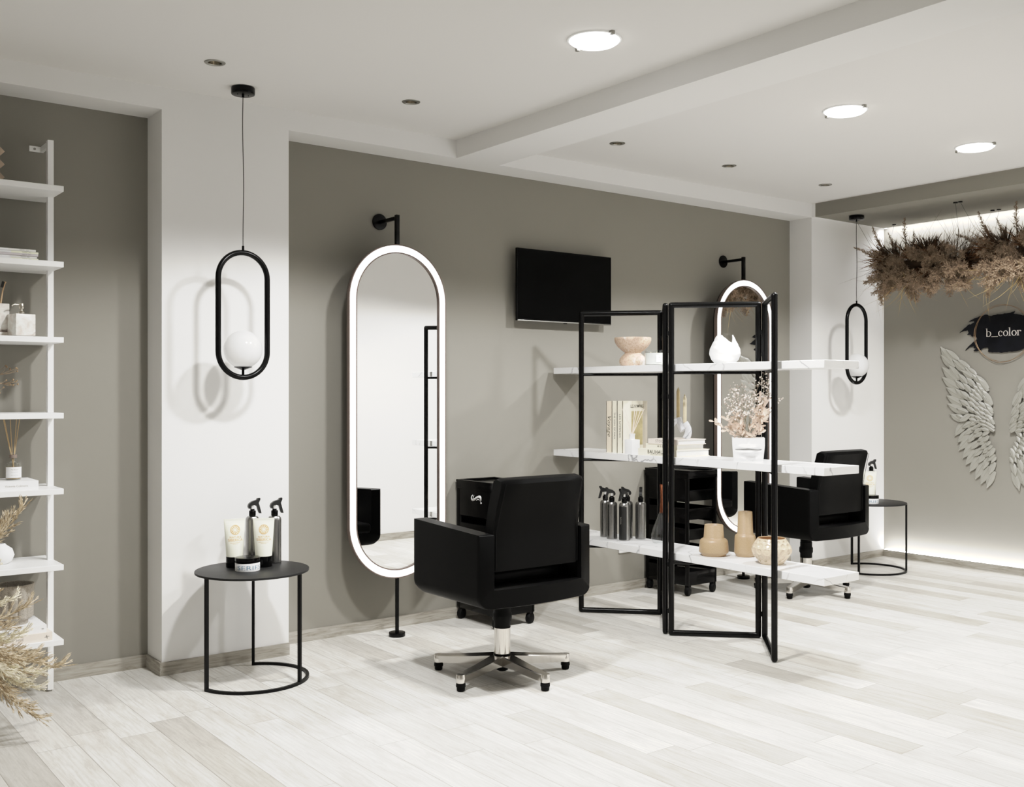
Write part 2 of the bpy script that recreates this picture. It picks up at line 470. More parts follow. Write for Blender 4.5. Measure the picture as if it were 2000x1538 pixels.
struct('trim_7', MB().box(P2a, XR, 4.705, YW, ZS, ZC), M_['white'])
spots = [(1.646, 4.245), (2.621, 4.245), (3.980, 4.247), (4.924, 4.248), (5.889, 4.243)]
bm = bmesh.new(); es = []
def loop(pts):
    vs = [bm.verts.new((x, y, ZC)) for x, y in pts]
    for i in range(len(vs)): es.append(bm.edges.new((vs[i], vs[(i + 1) % len(vs)])))
loop([(-1.66, -1.66), (7.40, -1.66), (7.40, 5.0), (-1.66, 5.0)])
for x, y in spots: loop(arc(x, y, .0290, 0, 2 * PI, 28)[:-1])
bmesh.ops.triangle_fill(bm, use_beauty=True, use_dissolve=False, edges=es)
me = bpy.data.meshes.new('ceiling'); bm.to_mesh(me); bm.free(); me.materials.append(M_['ceil'])
o = obj('ceiling', me); o['kind'] = 'structure'
T = .012; HB = .060
struct('baseboard_left', MB().box(-1.6, P1a - T, YW - T, YW, 0, HB), M_['skirt_x'])
struct('baseboard_pillar_side', MB().box(P1a - T, P1a, YC - T, YW, 0, HB), M_['skirt_y'])
struct('baseboard_pillar', MB().box(P1a, P1b, YC - T, YC, 0, HB), M_['skirt_x'])
struct('baseboard_back', MB().box(P1b, P2a, YW - T, YW, 0, HB), M_['skirt_x'])
struct('baseboard_far_pillar', MB().box(P2a, 7.319, YC - T, YC, 0, HB - .007), M_['skirt_x'])
struct('baseboard_right', MB().box(7.319, XR, 1.58, YC, 0, HB - .007), M_['skirt_y'])
struct('baseboard_front', MB().box(3.40, 7.319, 1.58, 1.58 + T, 0, HB), M_['skirt_x'])

WASH_LOW, WASH_TOP = 12, 14
# LED strips on the end wall
s = MB().box(7.298, 7.322, 1.585, 4.70, 2.612, 2.618)
tag(part('led_strip', s, M_['ledw'], None), 'glowing strip light in the slot above the grey end wall', 'light')
s = MB().box(7.321, 7.338, 1.585, 4.72, HB - .007, HB - .003)
tag(part('led_strip', s, M_['ledw'], None), 'glowing strip light along the skirting at the foot of the end wall', 'light')

def wash(loc, rot, power, L=3.10, w=.02):
    li = bpy.data.lights.new('strip_lamp', 'AREA'); li.shape = 'RECTANGLE'; li.size = w; li.size_y = L; li.energy = power; li.color = (1, .985, .97)
    o = bpy.data.objects.new('strip_lamp', li); C.objects.link(o); o.location = loc; o.rotation_euler = rot
wash((7.285, 3.145, .075), (0, R(-(180 - 34)), 0), WASH_LOW)      # floor strip shines up and at the wall
wash((7.270, 3.145, 2.598), (0, R(-30), 0), WASH_TOP)

# ------------------------------------------------------------------ ceiling lights
def lamp(name, x, y, power, size=.14, parent=None, z=ZC - .012, c0=71.5, c1=62.0):
    """disk lamp with the sharp beam limit of a recessed fitting (no light beyond c0 degrees)"""
    li = bpy.data.lights.new(name, 'AREA'); li.shape = 'DISK'; li.size = size; li.energy = power
    li.color = (1.0, .992, .978)
    li.use_nodes = True; nt = li.node_tree; em = nt.nodes['Emission']
    g = nt.nodes.new('ShaderNodeNewGeometry'); d = nt.nodes.new('ShaderNodeVectorMath'); d.operation = 'DOT_PRODUCT'
    nt.links.new(g.outputs['Incoming'], d.inputs[0]); nt.links.new(g.outputs['Normal'], d.inputs[1])
    ab = nt.nodes.new('ShaderNodeMath'); ab.operation = 'ABSOLUTE'; nt.links.new(d.outputs['Value'], ab.inputs[0])
    mr = nt.nodes.new('ShaderNodeMapRange'); mr.interpolation_type = 'SMOOTHSTEP'
    mr.inputs['From Min'].default_value = math.cos(R(c0)); mr.inputs['From Max'].default_value = math.cos(R(c1))
    nt.links.new(ab.outputs[0], mr.inputs['Value']); nt.links.new(mr.outputs['Result'], em.inputs['Strength'])
    o = bpy.data.objects.new(name, li); C.objects.link(o)
    if parent is not None: o.parent = parent; o.location = (0, 0, -.024)
    else: o.location = (x, y, z)
    return o
PANEL_W = 88
panels = [((2.738, 3.054), 'round bright ceiling light nearest the viewer, left of the cross beam'),
          ((4.412, 3.062), 'round bright ceiling light in the middle, right of the cross beam'),
          ((5.652, 3.064), 'round bright ceiling light farthest away, near the grey soffit')]
first = None
for (x, y), lab in panels:
    if first is None:
        t = thing('ceiling_light', lab, 'ceiling light', (x, y, ZC), 0, 'round ceiling lights'); first = t
        mb = MB().lathe([(.098, -.0005), (.0985, -.004), (.102, -.006), (.108, -.005), (.110, -.0005)], 48, cap=False)
        part('trim_ring', mb, M_['whitelac'], t)
        part('diffuser', MB().lathe([(.0975, -.004), (.0970, -.010), (.088, -.0165), (.060, -.0205), (.0, -.022)], 48, cap=False), M_['panel'], t)
        for a in (1.47, 4.61):
            m = Matrix.Rotation(a, 4, 'Z')
            part('clip', MB().box(.108, .124, -.008, .008, -.014, -.0005, .001, mtx=m), M_['steel'], t)
    else:
        t = dup(first, lab, (x, y, ZC))
for ob in [o for o in C.objects if o.name.startswith('ceiling_light')]:
    lamp('lamp', 0, 0, PANEL_W, .18, ob)
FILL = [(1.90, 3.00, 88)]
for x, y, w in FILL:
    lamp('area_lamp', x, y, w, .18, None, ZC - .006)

first = None
slab = ['small recessed downlight in front of the near white pillar', 'small recessed downlight above the round-ended near mirror, left of the cross beam',
        'small recessed downlight just right of the cross beam', 'small recessed downlight above the far mirror',
        'small recessed downlight closest to the grey soffit']
for (x, y), lab in zip(spots, slab):
    if first is None:
        t = thing('recessed_downlight', lab, 'downlight', (x, y, ZC), 0, 'row of small recessed downlights'); first = t
        part('bezel', MB().lathe([(.0275, -.0008), (.030, -.004), (.043, -.003), (.0445, -.0004)], 40, cap=False), M_['steel'], t)
        part('reflector', MB().lathe([(.0282, -.002), (.0275, .012), (.022, .040)], 40, cap=False), M_['nickel'], t)
        part('lens', MB().cyl(.022, .038, .042, 32), M_['lens'], t)
    else:
        dup(first, lab, (x, y, ZC))

# ------------------------------------------------------------------ pendants
def pendant(loc, zc, lab):
    t = thing('pendant_lamp', lab, 'pendant lamp', loc, 0, 'oval hoop pendant lamps')
    dz = zc - loc[2]
    mb = MB().cyl(.054, dz - .034, dz - .0005, 40, bev=.006)
    cn = part('canopy', mb, M_['black'], t)
    part('cord_grip', MB().cyl(.006, dz - .046, dz - .034, 14), M_['blackmatte'], cn)
    for sx in (-1, 1):
        part('screw', MB().cyl(.0026, dz - .0356, dz - .0338, 10, (sx * .026, 0, 0)), M_['blackmatte'], cn)
    n = 26; p = []
    for i in range(n + 1):
        q = i / n; z = .612 + (dz - .046 - .612) * q
        p.append((.0035 * math.sin(q * 5.2) * math.sin(q * PI), .002 * math.sin(q * 9), z))
    part('cord', MB().tube(p, .0022, 8), M_['wire'], t)
    part('ferrule', MB().cyl(.006, .596, .618, 16), M_['black'], t)
    H, W = .600, .262
    path = [(x, 0, z) for x, z in stadium(W - .026, H - .026, 24)]
    path = [(x, 0, z + .013) for x, y, z in path]
    part('hoop', MB().tube(path, .013, 14, closed=True), M_['black'], t)
    part('lamp_holder', MB().lathe([(.0065, .024), (.0065, .046), (.040, .059), (.0415, .062), (.038, .0625)], 32), M_['black'], t)
    g = MB().sphere((0, 0, .1415), .0875, 36, 22)
    part('globe', g, M_['opal'], t)
    return t
pendant((1.884, 4.515, 1.358), ZC, 'black oval hoop pendant with white globe in front of the near white pillar')
pendant((6.602, 4.485, 1.360), ZS, 'black oval hoop pendant with white globe hanging by the far pillar')

# ------------------------------------------------------------------ mirrors
def ring2(mb, wo, wi, ho, hi, zo, zi, y0, y1, n=36):
    a = stadium(wo, ho, n); b = stadium(wi, hi, n); m = len(a)
    vs = []
    for y in (y0, y1):
        vs += [(x, y, z + zo) for x, z in a] + [(x, y, z + zi) for x, z in b]
    fs = []
    for i in range(m):
        j = (i + 1) % m
        fs += [(i, j, m + j, m + i), (2 * m + i, 3 * m + i, 3 * m + j, 2 * m + j), (i, 2 * m + i, 2 * m + j, j), (m + i, m + j, 3 * m + j, 3 * m + i)]
    return mb.add(vs, fs)
def mirror(loc, lab):
    t = thing('standing_mirror', lab, 'mirror', loc, 0, 'pill shaped mirrors with glowing rims')
    z0, H, W = .313, 1.778, .600
    def band(w0, w1, y0, y1):
        return ring2(MB(), w0, w1, H - (W - w0), H - (W - w1), z0 + (W - w0) / 2, z0 + (W - w1) / 2, y0, y1)
    part('outer_rim', band(.600, .588, -.022, .002), M_['rim'], t)
    part('light_band', band(.588, .516, -.019, -.004), M_['led'], t)
    part('inner_rim', band(.516, .504, -.022, -.004), M_['rim'], t)
    w = .512
    part('mirror_glass', MB().prism(stadium(w, H - (W - w), 36), lambda u, v, d: (u, d, v + z0 + (W - w) / 2), -.012, -.006), M_['mirror'], t)
    w = .586
    part('back_plate', MB().prism(stadium(w, H - (W - w), 36), lambda u, v, d: (u, d, v + z0 + (W - w) / 2), 0, .018), M_['blackmatte'], t)
    part('floor_base', MB().cyl(.044, 0, .022, 40, bev=.002), M_['black'], t)
    part('pole', MB().cyl(.0105, .022, z0 + .004, 20), M_['black'], t)
    part('pole', MB().box(-.0105, .0105, -.0105, .0105, z0 + H - .004, 2.251, .001), M_['black'], t)
    part('bracket_arm', MB().box(-.009, .009, .0105, .182, 2.226, 2.244, .001), M_['black'], t)
    m = Matrix.Translation((0, .1905, 2.238)) @ Matrix.Rotation(PI / 2, 4, 'X')
    part('wall_rosette', MB().cyl(.044, 0, .010, 40, bev=.001, mtx=m), M_['black'], t)
    return t
mirror((2.843, 4.746, 0), 'tall pill shaped mirror with glowing rim in front of the near chair')
mirror((5.655, 4.750, 0), 'tall pill shaped mirror with glowing rim behind the black shelving screen')

# ------------------------------------------------------------------ television, socket
t = thing('television', 'black flat television mounted on the grey wall between the mirrors', 'television', (4.121, 4.90, 1.733))
part('screen', MB().box(-.375, .375, -.0405, -.0385, .012, .430), M_['screen'], t)
part('bezel', MB().box(-.381, .381, -.0385, -.022, 0, .435, .002).box(-.30, .30, -.024, -.004, .03, .36, .006), M_['plastic'], t)
part('bottom_trim', MB().box(-.376, .376, -.042, -.030, -.0015, .0045, .001), M_['steel'], t)
part('mount', MB().box(-.16, .16, 0, .036, .12, .32, .004), M_['blackmatte'], t)
part('sensor', MB().box(-.012, .012, -.038, -.03, -.006, 0, .001), M_['plastic'], t)
t = thing('wall_socket', 'white double wall socket low on the grey wall behind the shelving screen', 'socket', (4.715, YW, .25))
part('plate', MB().box(-.080, .080, -.010, 0, 0, .082, .003), M_['whitelac'], t)
for sx in (-.036, .036):
    m = Matrix.Translation((sx, -.010, .041)) @ Matrix.Rotation(PI / 2, 4, 'X')
    part('socket_well', MB().lathe([(.020, .0005), (.022, .002), (.024, .0005)], 24, mtx=m), M_['whitelac'], t)
# ================================================================== SALON CHAIRS
def make_chair(loc, lab):
    t = thing('salon_chair', lab, 'chair', loc, 0, 'black salon chairs')
    hw, wall, zb, zt, zs = .312, .068, .380, .698, .462
    TX = -.013                                   # the tub sits a touch left of its column
    rc = .055
    # U section: outer outline then inner cut, in (x, z)
    outer = [(-hw, zt)] + arc(-hw + rc, zb + rc, rc, PI, 1.5 * PI, 6) + arc(hw - rc, zb + rc, rc, 1.5 * PI, 2 * PI, 6) + [(hw, zt)]
    # bottom gets intermediate points for the bow
    ob = []
    for i, p in enumerate(outer):
        ob.append(p)
        if i == 7:
            for k in range(1, 10): ob.append((-hw + rc + (2 * hw - 2 * rc) * k / 10, zb))
    ins = [(hw - wall, zt), (hw - wall, zs + .02)] + [(hw - wall - (2 * (hw - wall)) * k / 10, zs) for k in range(0, 11)] + [(-hw + wall, zs + .02), (-hw + wall, zt)]
    sec = ob + ins
    def yrear(x): return -.272 - .040 * (1 - (x / hw) ** 2)
    stations = [0, .012, .04, .5, .90, .95, .985, 1]
    lift = [.004, .001, 0, 0, 0, .005, .017, .034]
    vs = []; n = len(sec)
    yf = .252
    for si, s in enumerate(stations):
        for (x, z) in sec:
            yr = yrear(x); y = yr + (yf - yr) * s
            top = (z - .46) / (zt - .46) if z > .46 else 0
            zz = z + .024 * s * max(0, top)
            # soft shoulder at both ends of the shell and rounded lower front corner
            g = .005 if si in (0, 7) else (.001 if si in (1, 6) else 0)
            sx = x - math.copysign(g, x) if abs(abs(x) - hw) < .004 else x
            zz += lift[si] * max(0, 1 - (z - zb) / .09)
            if si in (0, 7) and z >= zt - 1e-6: zz -= .005
            y2 = y
            vs.append((sx + TX, y2, zz))
    fs = []
    for k in range(len(stations) - 1):
        for i in range(n):
            j = (i + 1) % n
            fs.append((k * n + i, k * n + j, (k + 1) * n + j, (k + 1) * n + i))
    # end caps as quads strips between outer and inner
    def cap(o):
        f = []
        a = list(range(len(ob))); b = list(range(len(ob), n))[::-1]
        # outer index path a (left top -> right top), inner reversed b (left top -> right top)
        i = j = 0
        while i < len(a) - 1 or j < len(b) - 1:
            if j >= len(b) - 1 or (i < len(a) - 1 and (i + 1) / (len(a) - 1) <= (j + 1) / (len(b) - 1)):
                f.append((o + a[i], o + a[i + 1], o + b[j])); i += 1
            else:
                f.append((o + a[i], o + b[j + 1], o + b[j])); j += 1
        return f
    fs += cap(0) + cap((len(stations) - 1) * n)
    part('armrest_shell', MB().add(vs, fs), M_['leather'], t, sharp=50)
    # seat cushion
    part('seat', MB().box(-.240 + TX, .240 + TX, -.175, .268, zs - .004, .520, .022, 4), M_['leather'], t)
    # backrest: profile in (y, z), swept across x, crowned edges
    bw = .238
    prof = [(-.274, .536), (-.276, .62), (-.276, .70), (-.292, .80), (-.330, .912), (-.322, .930), (-.282, .938), (-.262, .930), (-.222, .80), (-.205, .70), (-.200, .62), (-.204, .540), (-.214, .532)]
    xs = [-1, -.985, -.93, -.5, 0, .5, .93, .985, 1]
    vs = []; fs = []; n = len(prof)
    cy, cz = -.24, .72
    for x in xs:
        sh = 1 - .06 * (abs(x) ** 24) - .035 * (abs(x) > .97)
        for (y, z) in prof:
            w = bw - .012 * max(0, (z - .70) / .24)
            vs.append((x * w + TX, (y - (y - cy) * (1 - sh) * 1.6), cz + (z - cz) * (1 - (1 - sh) * .35)))
    for k in range(len(xs) - 1):
        for i in range(n):
            j = (i + 1) % n
            fs.append((k * n + i, k * n + j, (k + 1) * n + j, (k + 1) * n + i))
    fs += [tuple(range(n)), tuple((len(xs) - 1) * n + i for i in range(n))]
    br = part('backrest', MB().add(vs, fs), M_['leather'], t, sharp=42)
    seam = [(-bw * .955, -.2765, .545), (-bw * .955, -.2785, .70), (-bw * .90, -.3325, .912)]
    for s in (-1, 1):
        part('seam', MB().tube([(x * s + TX, y, z) for x, y, z in seam], .0016, 6), M_['rubber'], br)
    # column
    prof = [(.036, .218), (.0385, .222), (.0385, .248), (.0440, .258), (.0440, .284), (.0385, .294), (.0385, .322), (.035, .326), (.039, .332), (.035, .338), (.039, .345), (.035, .351), (.039, .358), (.035, .364), (.039, .371), (.039, .400)]
    part('bellows', MB().lathe(prof, 36), M_['rubber'], t)
    part('gas_column', MB().cyl(.0375, .090, .222, 44), M_['chrome'], t)
    # five star base
    part('hub', MB().lathe([(.034, .046), (.044, .050), (.047, .075), (.046, .094), (.040, .098)], 40), M_['chrome'], t)
    part('collar_ring', MB().lathe([(.0378, .0982), (.0415, .0985), (.0415, .103), (.0378, .104)], 40, cap=False), M_['rubber'], t)
    part('hub_cap', MB().lathe([(.018, .022), (.027, .027), (.0285, .060)], 28), M_['rubber'], t)
    for k in range(5):
        a = R(270 + 72 * k); m = Matrix.Rotation(a, 4, 'Z')
        st = [(.020, .034, .048, .0985), (.06, .032, .050, .096), (.11, .029, .050, .0905), (.19, .0255, .044, .082), (.27, .022, .040, .0755), (.313, .0205, .0395, .0735)]
        vs = []; fs = []
        for (x, w, z0, z1) in st:
            for (yy, zz) in ((-w * .82, z0), (w * .82, z0), (w, z1 - .004), (w * .86, z1), (-w * .86, z1), (-w, z1 - .004)):
                vs.append(m @ Vector((x, yy, zz)))
        for q in range(len(st) - 1):
            for i in range(6):
                j = (i + 1) % 6
                fs.append((q * 6 + i, q * 6 + j, (q + 1) * 6 + j, (q + 1) * 6 + i))
        fs += [tuple(range(6)), tuple((len(st) - 1) * 6 + i for i in range(6))]
        mb = MB().add(vs, fs)
        c = m @ Vector((.313, 0, 0))
        mb.lathe([(.0185, .036), (.0205, .038), (.0205, .071), (.0190, .0738)], 28, c)
        lg = part('base_leg', mb, M_['chrome'], t, sharp=30)
        part('glide', MB().lathe([(.0145, .0), (.0180, .004), (.0190, .018), (.0214, .020), (.0214, .031), (.0200, .033), (.0200, .0375)], 24, c), M_['rubber'], lg)
    return t
ch = make_chair((2.836, 3.797, 0), 'black salon chair facing the near mirror, seen from behind')
dup(ch, 'black salon chair at the far mirror, half hidden by the white marble shelves', (5.624, 4.200, 0))

# ================================================================== TROLLEYS
def make_trolley(loc, lab):
    t = thing('salon_trolley', lab, 'trolley', loc, 0, 'black tray trolleys on castors')
    W, D, zb, zt = .268, .385, .066, .802        # x 0..W, y 0..D, front at y = 0
    pl = M_['plastic']
    def side(x0, x1):
        mb = MB()
        for y0, y1 in ((0, .030), (D - .034, D)): mb.box(x0, x1, y0, y1, zb, zt - .05, .002)
        mb.box(x0, x1, .028, D - .032, .60, zt - .05, .001)
        for z in (.46, .33, .20): mb.box(x0, x1, .028, D - .032, z, z + .098, .001)
        mb.box(x0, x1, .028, D - .032, zb, .175, .001)
        return mb
    sp = part('side_panel', side(0, .012), pl, t)
    part('side_panel', side(W - .012, W), pl, t)
    part('back_panel', MB().box(.012, W - .012, D - .010, D - .002, zb, zt - .05), pl, t)
    top = MB().box(-.004, W + .004, -.004, D + .002, zt - .052, zt - .010, .004)
    top.box(-.004, .010, -.004, D + .002, zt - .012, zt, .002).box(W - .010, W + .004, -.004, D + .002, zt - .012, zt, .002)
    top.box(-.004, W + .004, D - .012, D + .002, zt - .012, zt, .002).box(-.004, W + .004, -.004, .010, zt - .012, zt - .003, .002)
    tp = part('top_tray', top, pl, t)
    part('tool_holder', MB().lathe([(.022, -.062), (.026, -.060), (.026, -.012), (.024, -.010), (.022, -.012)], 24, (W + .026, .05, zt), cap=False), pl, tp)
    part('base_tray', MB().box(.010, W - .010, .002, D - .008, zb, zb + .090, .003), pl, t)
    for z in (.600, .480, .350, .220):
        mb = MB()
        h = .075
        # open tray with sloping front
        def wallq(a, b):
            mb.add([(a[0], a[1], z), (b[0], b[1], z), (b[0], b[1], z + h), (a[0], a[1], z + h)], [(0, 1, 2, 3)])
        x0, x1, y0, y1 = .016, W - .016, .010, D - .014
        mb.add([(x0, y0 + .03, z), (x1, y0 + .03, z), (x1, y1, z), (x0, y1, z), (x0, y0, z + h), (x1, y0, z + h), (x1, y1, z + h), (x0, y1, z + h)],
               [(0, 1, 2, 3), (0, 4, 5, 1), (0, 3, 7, 4), (1, 5, 6, 2), (2, 6, 7, 3)])
        mb.box(x0 - .002, x1 + .002, y0 - .006, y0 + .004, z + h - .008, z + h, .001)
        part('tray', mb, pl, t)
    for x, y in ((.018, .020), (W - .018, .020), (.018, D - .024), (W - .018, D - .024)):
        m = Matrix.Translation((x, y, .031)) @ Matrix.Rotation(.35, 4, 'Z') @ Matrix.Rotation(PI / 2, 4, 'X')
        cs = part('castor', MB().lathe([(.018, -.016), (.028, -.013), (.031, -.005), (.031, .005), (.028, .013), (.018, .016)], 28, mtx=m), M_['rubber'], t)
        part('fork', MB().box(x - .014, x + .014, y - .018, y + .016, .044, zb + .002, .005), M_['plastic'], cs)
    # white swoosh emblem on the left side panel: (u along y, v up), u grows away from the viewer
    EZ = .74
    sw = [(-.052, .004), (-.049, -.015), (-.036, -.022), (-.018, -.016), (.004, .001), (.022, .010), (.036, .006), (.042, -.010), (.043, -.024),
          (.050, -.004), (.050, .014), (.043, .026), (.028, .027), (.006, .018), (-.016, .003), (-.032, -.006), (-.041, -.002), (-.040, .012), (-.032, .028), (-.044, .018)]
    sw2 = [(-.030, -.001), (-.024, -.001), (-.026, .010), (-.018, .024), (-.028, .014)]
    sw3 = [(.000, -.010), (.016, .000), (.030, -.002), (.034, -.016), (.029, -.006), (.016, -.006), (.002, -.015)]
    mb = MB()
    for q in (sw, sw2, sw3): mb.prism(q, lambda u, v, d: (-d, .190 - u, .704 + v * EZ), .0004, .0010)
    mb.prism(arc(.047, -.028, .006, 0, 2 * PI, 12)[:-1], lambda u, v, d: (-d, .190 - u, .704 + v * EZ), .0004, .0010)
    part('emblem', mb, M_['paper'], sp, sharp=None, label='white swoosh emblem')
    return t
tr = make_trolley((3.346, 4.535, 0), 'black tray trolley with white swoosh emblem behind the near chair')
dup(tr, 'black tray trolley behind the shelving screen, seen through its frames', (4.866, 4.535, 0))

# ================================================================== SIDE TABLES
def side_table(loc, lab):
    t = thing('side_table', lab, 'side table', loc, 0, 'round black side tables')
    part('table_top', MB().cyl(.253, .490, .500, 72, bev=.002), M_['table'], t)
    rr = .246; a0, a1 = R(66), R(-165)
    path = [(rr * math.cos(a0 + (a1 - a0) * i / 60), rr * math.sin(a0 + (a1 - a0) * i / 60)) for i in range(61)]
    # flat bar ring
    vs = []; fs = []
    for i, (x, y) in enumerate(path):
        q = Vector((x, y, 0)).normalized()
        for d, z in ((-.007, 0), (.007, 0), (.007, .013), (-.007, .013)):
            vs.append((x + q.x * d, y + q.y * d, z))
    for i in range(60):
        for k in range(4):
            j = (k + 1) % 4
            fs.append((i * 4 + k, i * 4 + j, (i + 1) * 4 + j, (i + 1) * 4 + k))
    fs += [(0, 1, 2, 3), (240, 241, 242, 243)]
    part('base_ring', MB().add(vs, fs), M_['blackmatte'], t)
    for a in (66, -57, 195):
        m = Matrix.Rotation(R(a), 4, 'Z')
        part('leg', MB().box(rr - .007, rr + .007, -.007, .007, 0 if a != -57 else .013, .490, mtx=m), M_['blackmatte'], t)
    return t
st = side_table((1.893, 4.430, 0), 'round black side table in front of the near white pillar')
dup(st, 'round black side table beside the far chair, below the far pendant', (6.670, 4.415, 0))

# ================================================================== COSMETICS
FACE = math.atan2(-.40, .92)     # turns local -Y (the label side) towards the middle of the room
def tube_sec(z):
    """half width and half depth of the squeeze tube at height z"""
    s = max(0, min(1, (z - .050) / .172))
    a = .0375 + (.0485 - .0375) * s
    b = .0365 * (1 - s ** 1.3) + .0022 * s
    return a, b
def tube_front(x, z, off=.0006):
    a, b = tube_sec(z)
    q = max(-.995, min(.995, x / a))
    return (x, -b * math.sqrt(1 - q * q) - off, z)
def make_tube(loc, rz, lab, grp='cream coloured squeeze tubes'):
    t = thing('squeeze_tube', lab, 'tube', loc, rz, grp)
    part('cap', MB().cyl(.0385, 0, .050, 48, bev=.002), M_['plastic'], t)
    vs = []; fs = []; n = 48
    zs = [.050, .054, .08, .11, .14, .17, .20, .212, .2125, .222]
    for z in zs:
        a, b = tube_sec(z)
        if z >= .212: b = .0024
        for i in range(n):
            q = 2 * PI * i / n
            vs.append((a * math.cos(q), b * math.sin(q), z))
    for k in range(len(zs) - 1):
        for i in range(n):
            j = (i + 1) % n; fs.append((k * n + i, k * n + j, (k + 1) * n + j, (k + 1) * n + i))
    fs += [tuple(range(n)), tuple((len(zs) - 1) * n + i for i in range(n))]
    body = part('body', MB().add(vs, fs), M_['cream'], t)
    # round emblem: two rings and a wreath of petals
    mb = MB(); cz = .172
    def ann(r0, r1, k=40):
        o = []; f = []
        for i in range(k):
            a = 2 * PI * i / k
            for r in (r0, r1): o.append(tube_front(r * math.cos(a), cz + r * math.sin(a)))
        for i in range(k):
            j = (i + 1) % k; f.append((2 * i, 2 * i + 1, 2 * j + 1, 2 * j))
        mb.add(o, f)
    ann(.0205, .0222); ann(.0178, .0194); ann(.0068, .0080)
    for i in range(12):
        a = 2 * PI * i / 12; o = []
        for (r, da) in ((.0095, 0), (.0125, .17), (.0168, .10), (.0168, -.10), (.0125, -.17)):
            o.append(tube_front(r * math.cos(a + da), cz + r * math.sin(a + da)))
        mb.add(o, [(0, 1, 2, 3, 4)])
    part('emblem', mb, M_['gold'], body, sharp=None, recalc=False, label='ochre round emblem')
    text_part('NATURA', .0125, lambda x, y: tube_front(x, y + .139), M_['gold'], body, spacing=1.05)
    text_part('SIBERICA', .0165, lambda x, y: tube_front(x, y + .126), M_['gold'], body)
    mb = MB()
    for z, w in ((.1135, .024), (.1085, .013)):
        for i in range(int(w * 2 / .0042)):
            x = -w + i * .0042
            mb.add([tube_front(x, z), tube_front(x + .003, z), tube_front(x + .003, z + .0014), tube_front(x, z + .0014)], [(0, 1, 2, 3)])
    part('fine_print', mb, M_['gold'], body, sharp=None, recalc=False)
    return t
def make_spray(loc, rz, lab, grp, label_side=False):
    t = thing('spray_bottle', lab, 'spray bottle', loc, rz, grp)
    H = .222
    b = part('body', MB().lathe([(.029, 0), (.0315, .003), (.0315, H - .022), (.0300, H - .012), (.025, H - .004), (.014, H), (.012, H + .004)], 44), M_['gunmetal'], t)
    if label_side:
        vs = []; fs = []; n = 20
        for i in range(n + 1):
            a = R(205) + R(130) * i / n
            for z in (.006, H - .024): vs.append((.0318 * math.cos(a), .0318 * math.sin(a), z))
        for i in range(n): fs.append((2 * i, 2 * i + 1, 2 * i + 3, 2 * i + 2))
        lb = part('label_panel', MB().add(vs, fs), M_['bottleblack'], b, recalc=False)
        mb = MB()
        for k in range(8):
            a0 = R(270) + (k % 2) * .10 - .05; z = .118 + (k - 4) * .0055
            o = [(.0321 * math.cos(a0 + d), .0321 * math.sin(a0 + d), z + dz) for d, dz in ((-.05, 0), (.05, .001), (.09, .004), (-.02, .0035))]
            mb.add(o, [(0, 1, 2, 3)])
        part('emblem', mb, M_['greyink'], b, sharp=None, recalc=False)
    part('collar', MB().lathe([(.0155, H + .001), (.0160, H + .002), (.0160, H + .022), (.0145, H + .024), (.0105, H + .025), (.010, H + .032)], 28), M_['plastic'], t)
    tr_ = part('trigger_head', MB(), M_['trigger'], t) if False else None
    part('neck', MB().cyl(.0062, H + .031, H + .052, 16), M_['clearplastic'], t)
    # head: nozzle points to +x, hood arches over the neck
    prof = [(-.018, H + .034), (-.022, H + .044), (-.018, H + .056), (-.006, H + .066), (.010, H + .071), (.020, H + .074), (.024, H + .081), (.033, H + .081), (.035, H + .072), (.030, H + .062), (.024, H + .050), (.014, H + .046), (.008, H + .049), (-.006, H + .049), (-.010, H + .044), (-.009, H + .033)]
    hd = part('head', MB().prism(prof, lambda u, v, d: (u, d, v), -.0090, .0090), M_['trigger'], t, sharp=30)
    lv = [(.014, H + .058), (.019, H + .046), (.024, H + .028), (.031, H + .010), (.043, H + .009), (.037, H + .032), (.032, H + .050), (.028, H + .064)]
    part('lever', MB().prism(lv, lambda u, v, d: (u, d, v), -.0055, .0055), M_['trigger'], hd, sharp=30)
    m = Matrix.Translation((.027, 0, H + .0765)) @ Matrix.Rotation(PI / 2, 4, 'Y')
    part('nozzle', MB().cyl(.006, 0, .010, 16, mtx=m), M_['plastic'], hd)
    return t
def make_jar(loc, rz, lab):
    t = thing('cosmetic_jar', lab, 'jar', loc, rz, 'flat pomade jars with black lids')
    part('body', MB().cyl(.0545, 0, .037, 48, bev=.002), M_['paper'], t)
    part('lid', MB().cyl(.0555, .0372, .060, 48, bev=.002), M_['plastic'], t)
    def wrap(x, y):
        a = x / .0549 - PI / 2
        return (.0549 * math.cos(a), .0549 * math.sin(a), y)
    b = [c for c in t.children if c.name.startswith('body')][0]
    text_part('SERIES', .027, lambda x, y: wrap(x, y + .017), M_['blueink'], b, sx=1.6, spacing=1.05)
    return t
TZ = .500
make_tube((1.850, 4.532, TZ), FACE + .22, 'cream squeeze tube with black cap, left one on the near side table')
make_tube((1.964, 4.468, TZ), FACE + .04, 'cream squeeze tube with black cap, right one on the near side table')
g1 = 'gunmetal spray bottles'
sb = make_spray((1.962, 4.592, TZ), R(-5), 'gunmetal spray bottle standing between the two cream tubes', g1)
dup(sb, 'gunmetal spray bottle at the right edge of the near side table', (2.050, 4.540, TZ), R(-5))
make_jar((1.862, 4.412, TZ), FACE + .22, 'flat white jar with black lid in front of the near cream tubes')
F2 = math.atan2(-.88, .58)
make_jar((6.580, 4.352, TZ), F2 + .12, 'flat white jar with black lid on the far side table')
make_tube((6.688, 4.432, TZ), F2 + .04, 'cream squeeze tube with black cap on the far side table')
dup(sb, 'gunmetal spray bottle behind the cream tube on the far side table', (6.775, 4.478, TZ), R(-30))
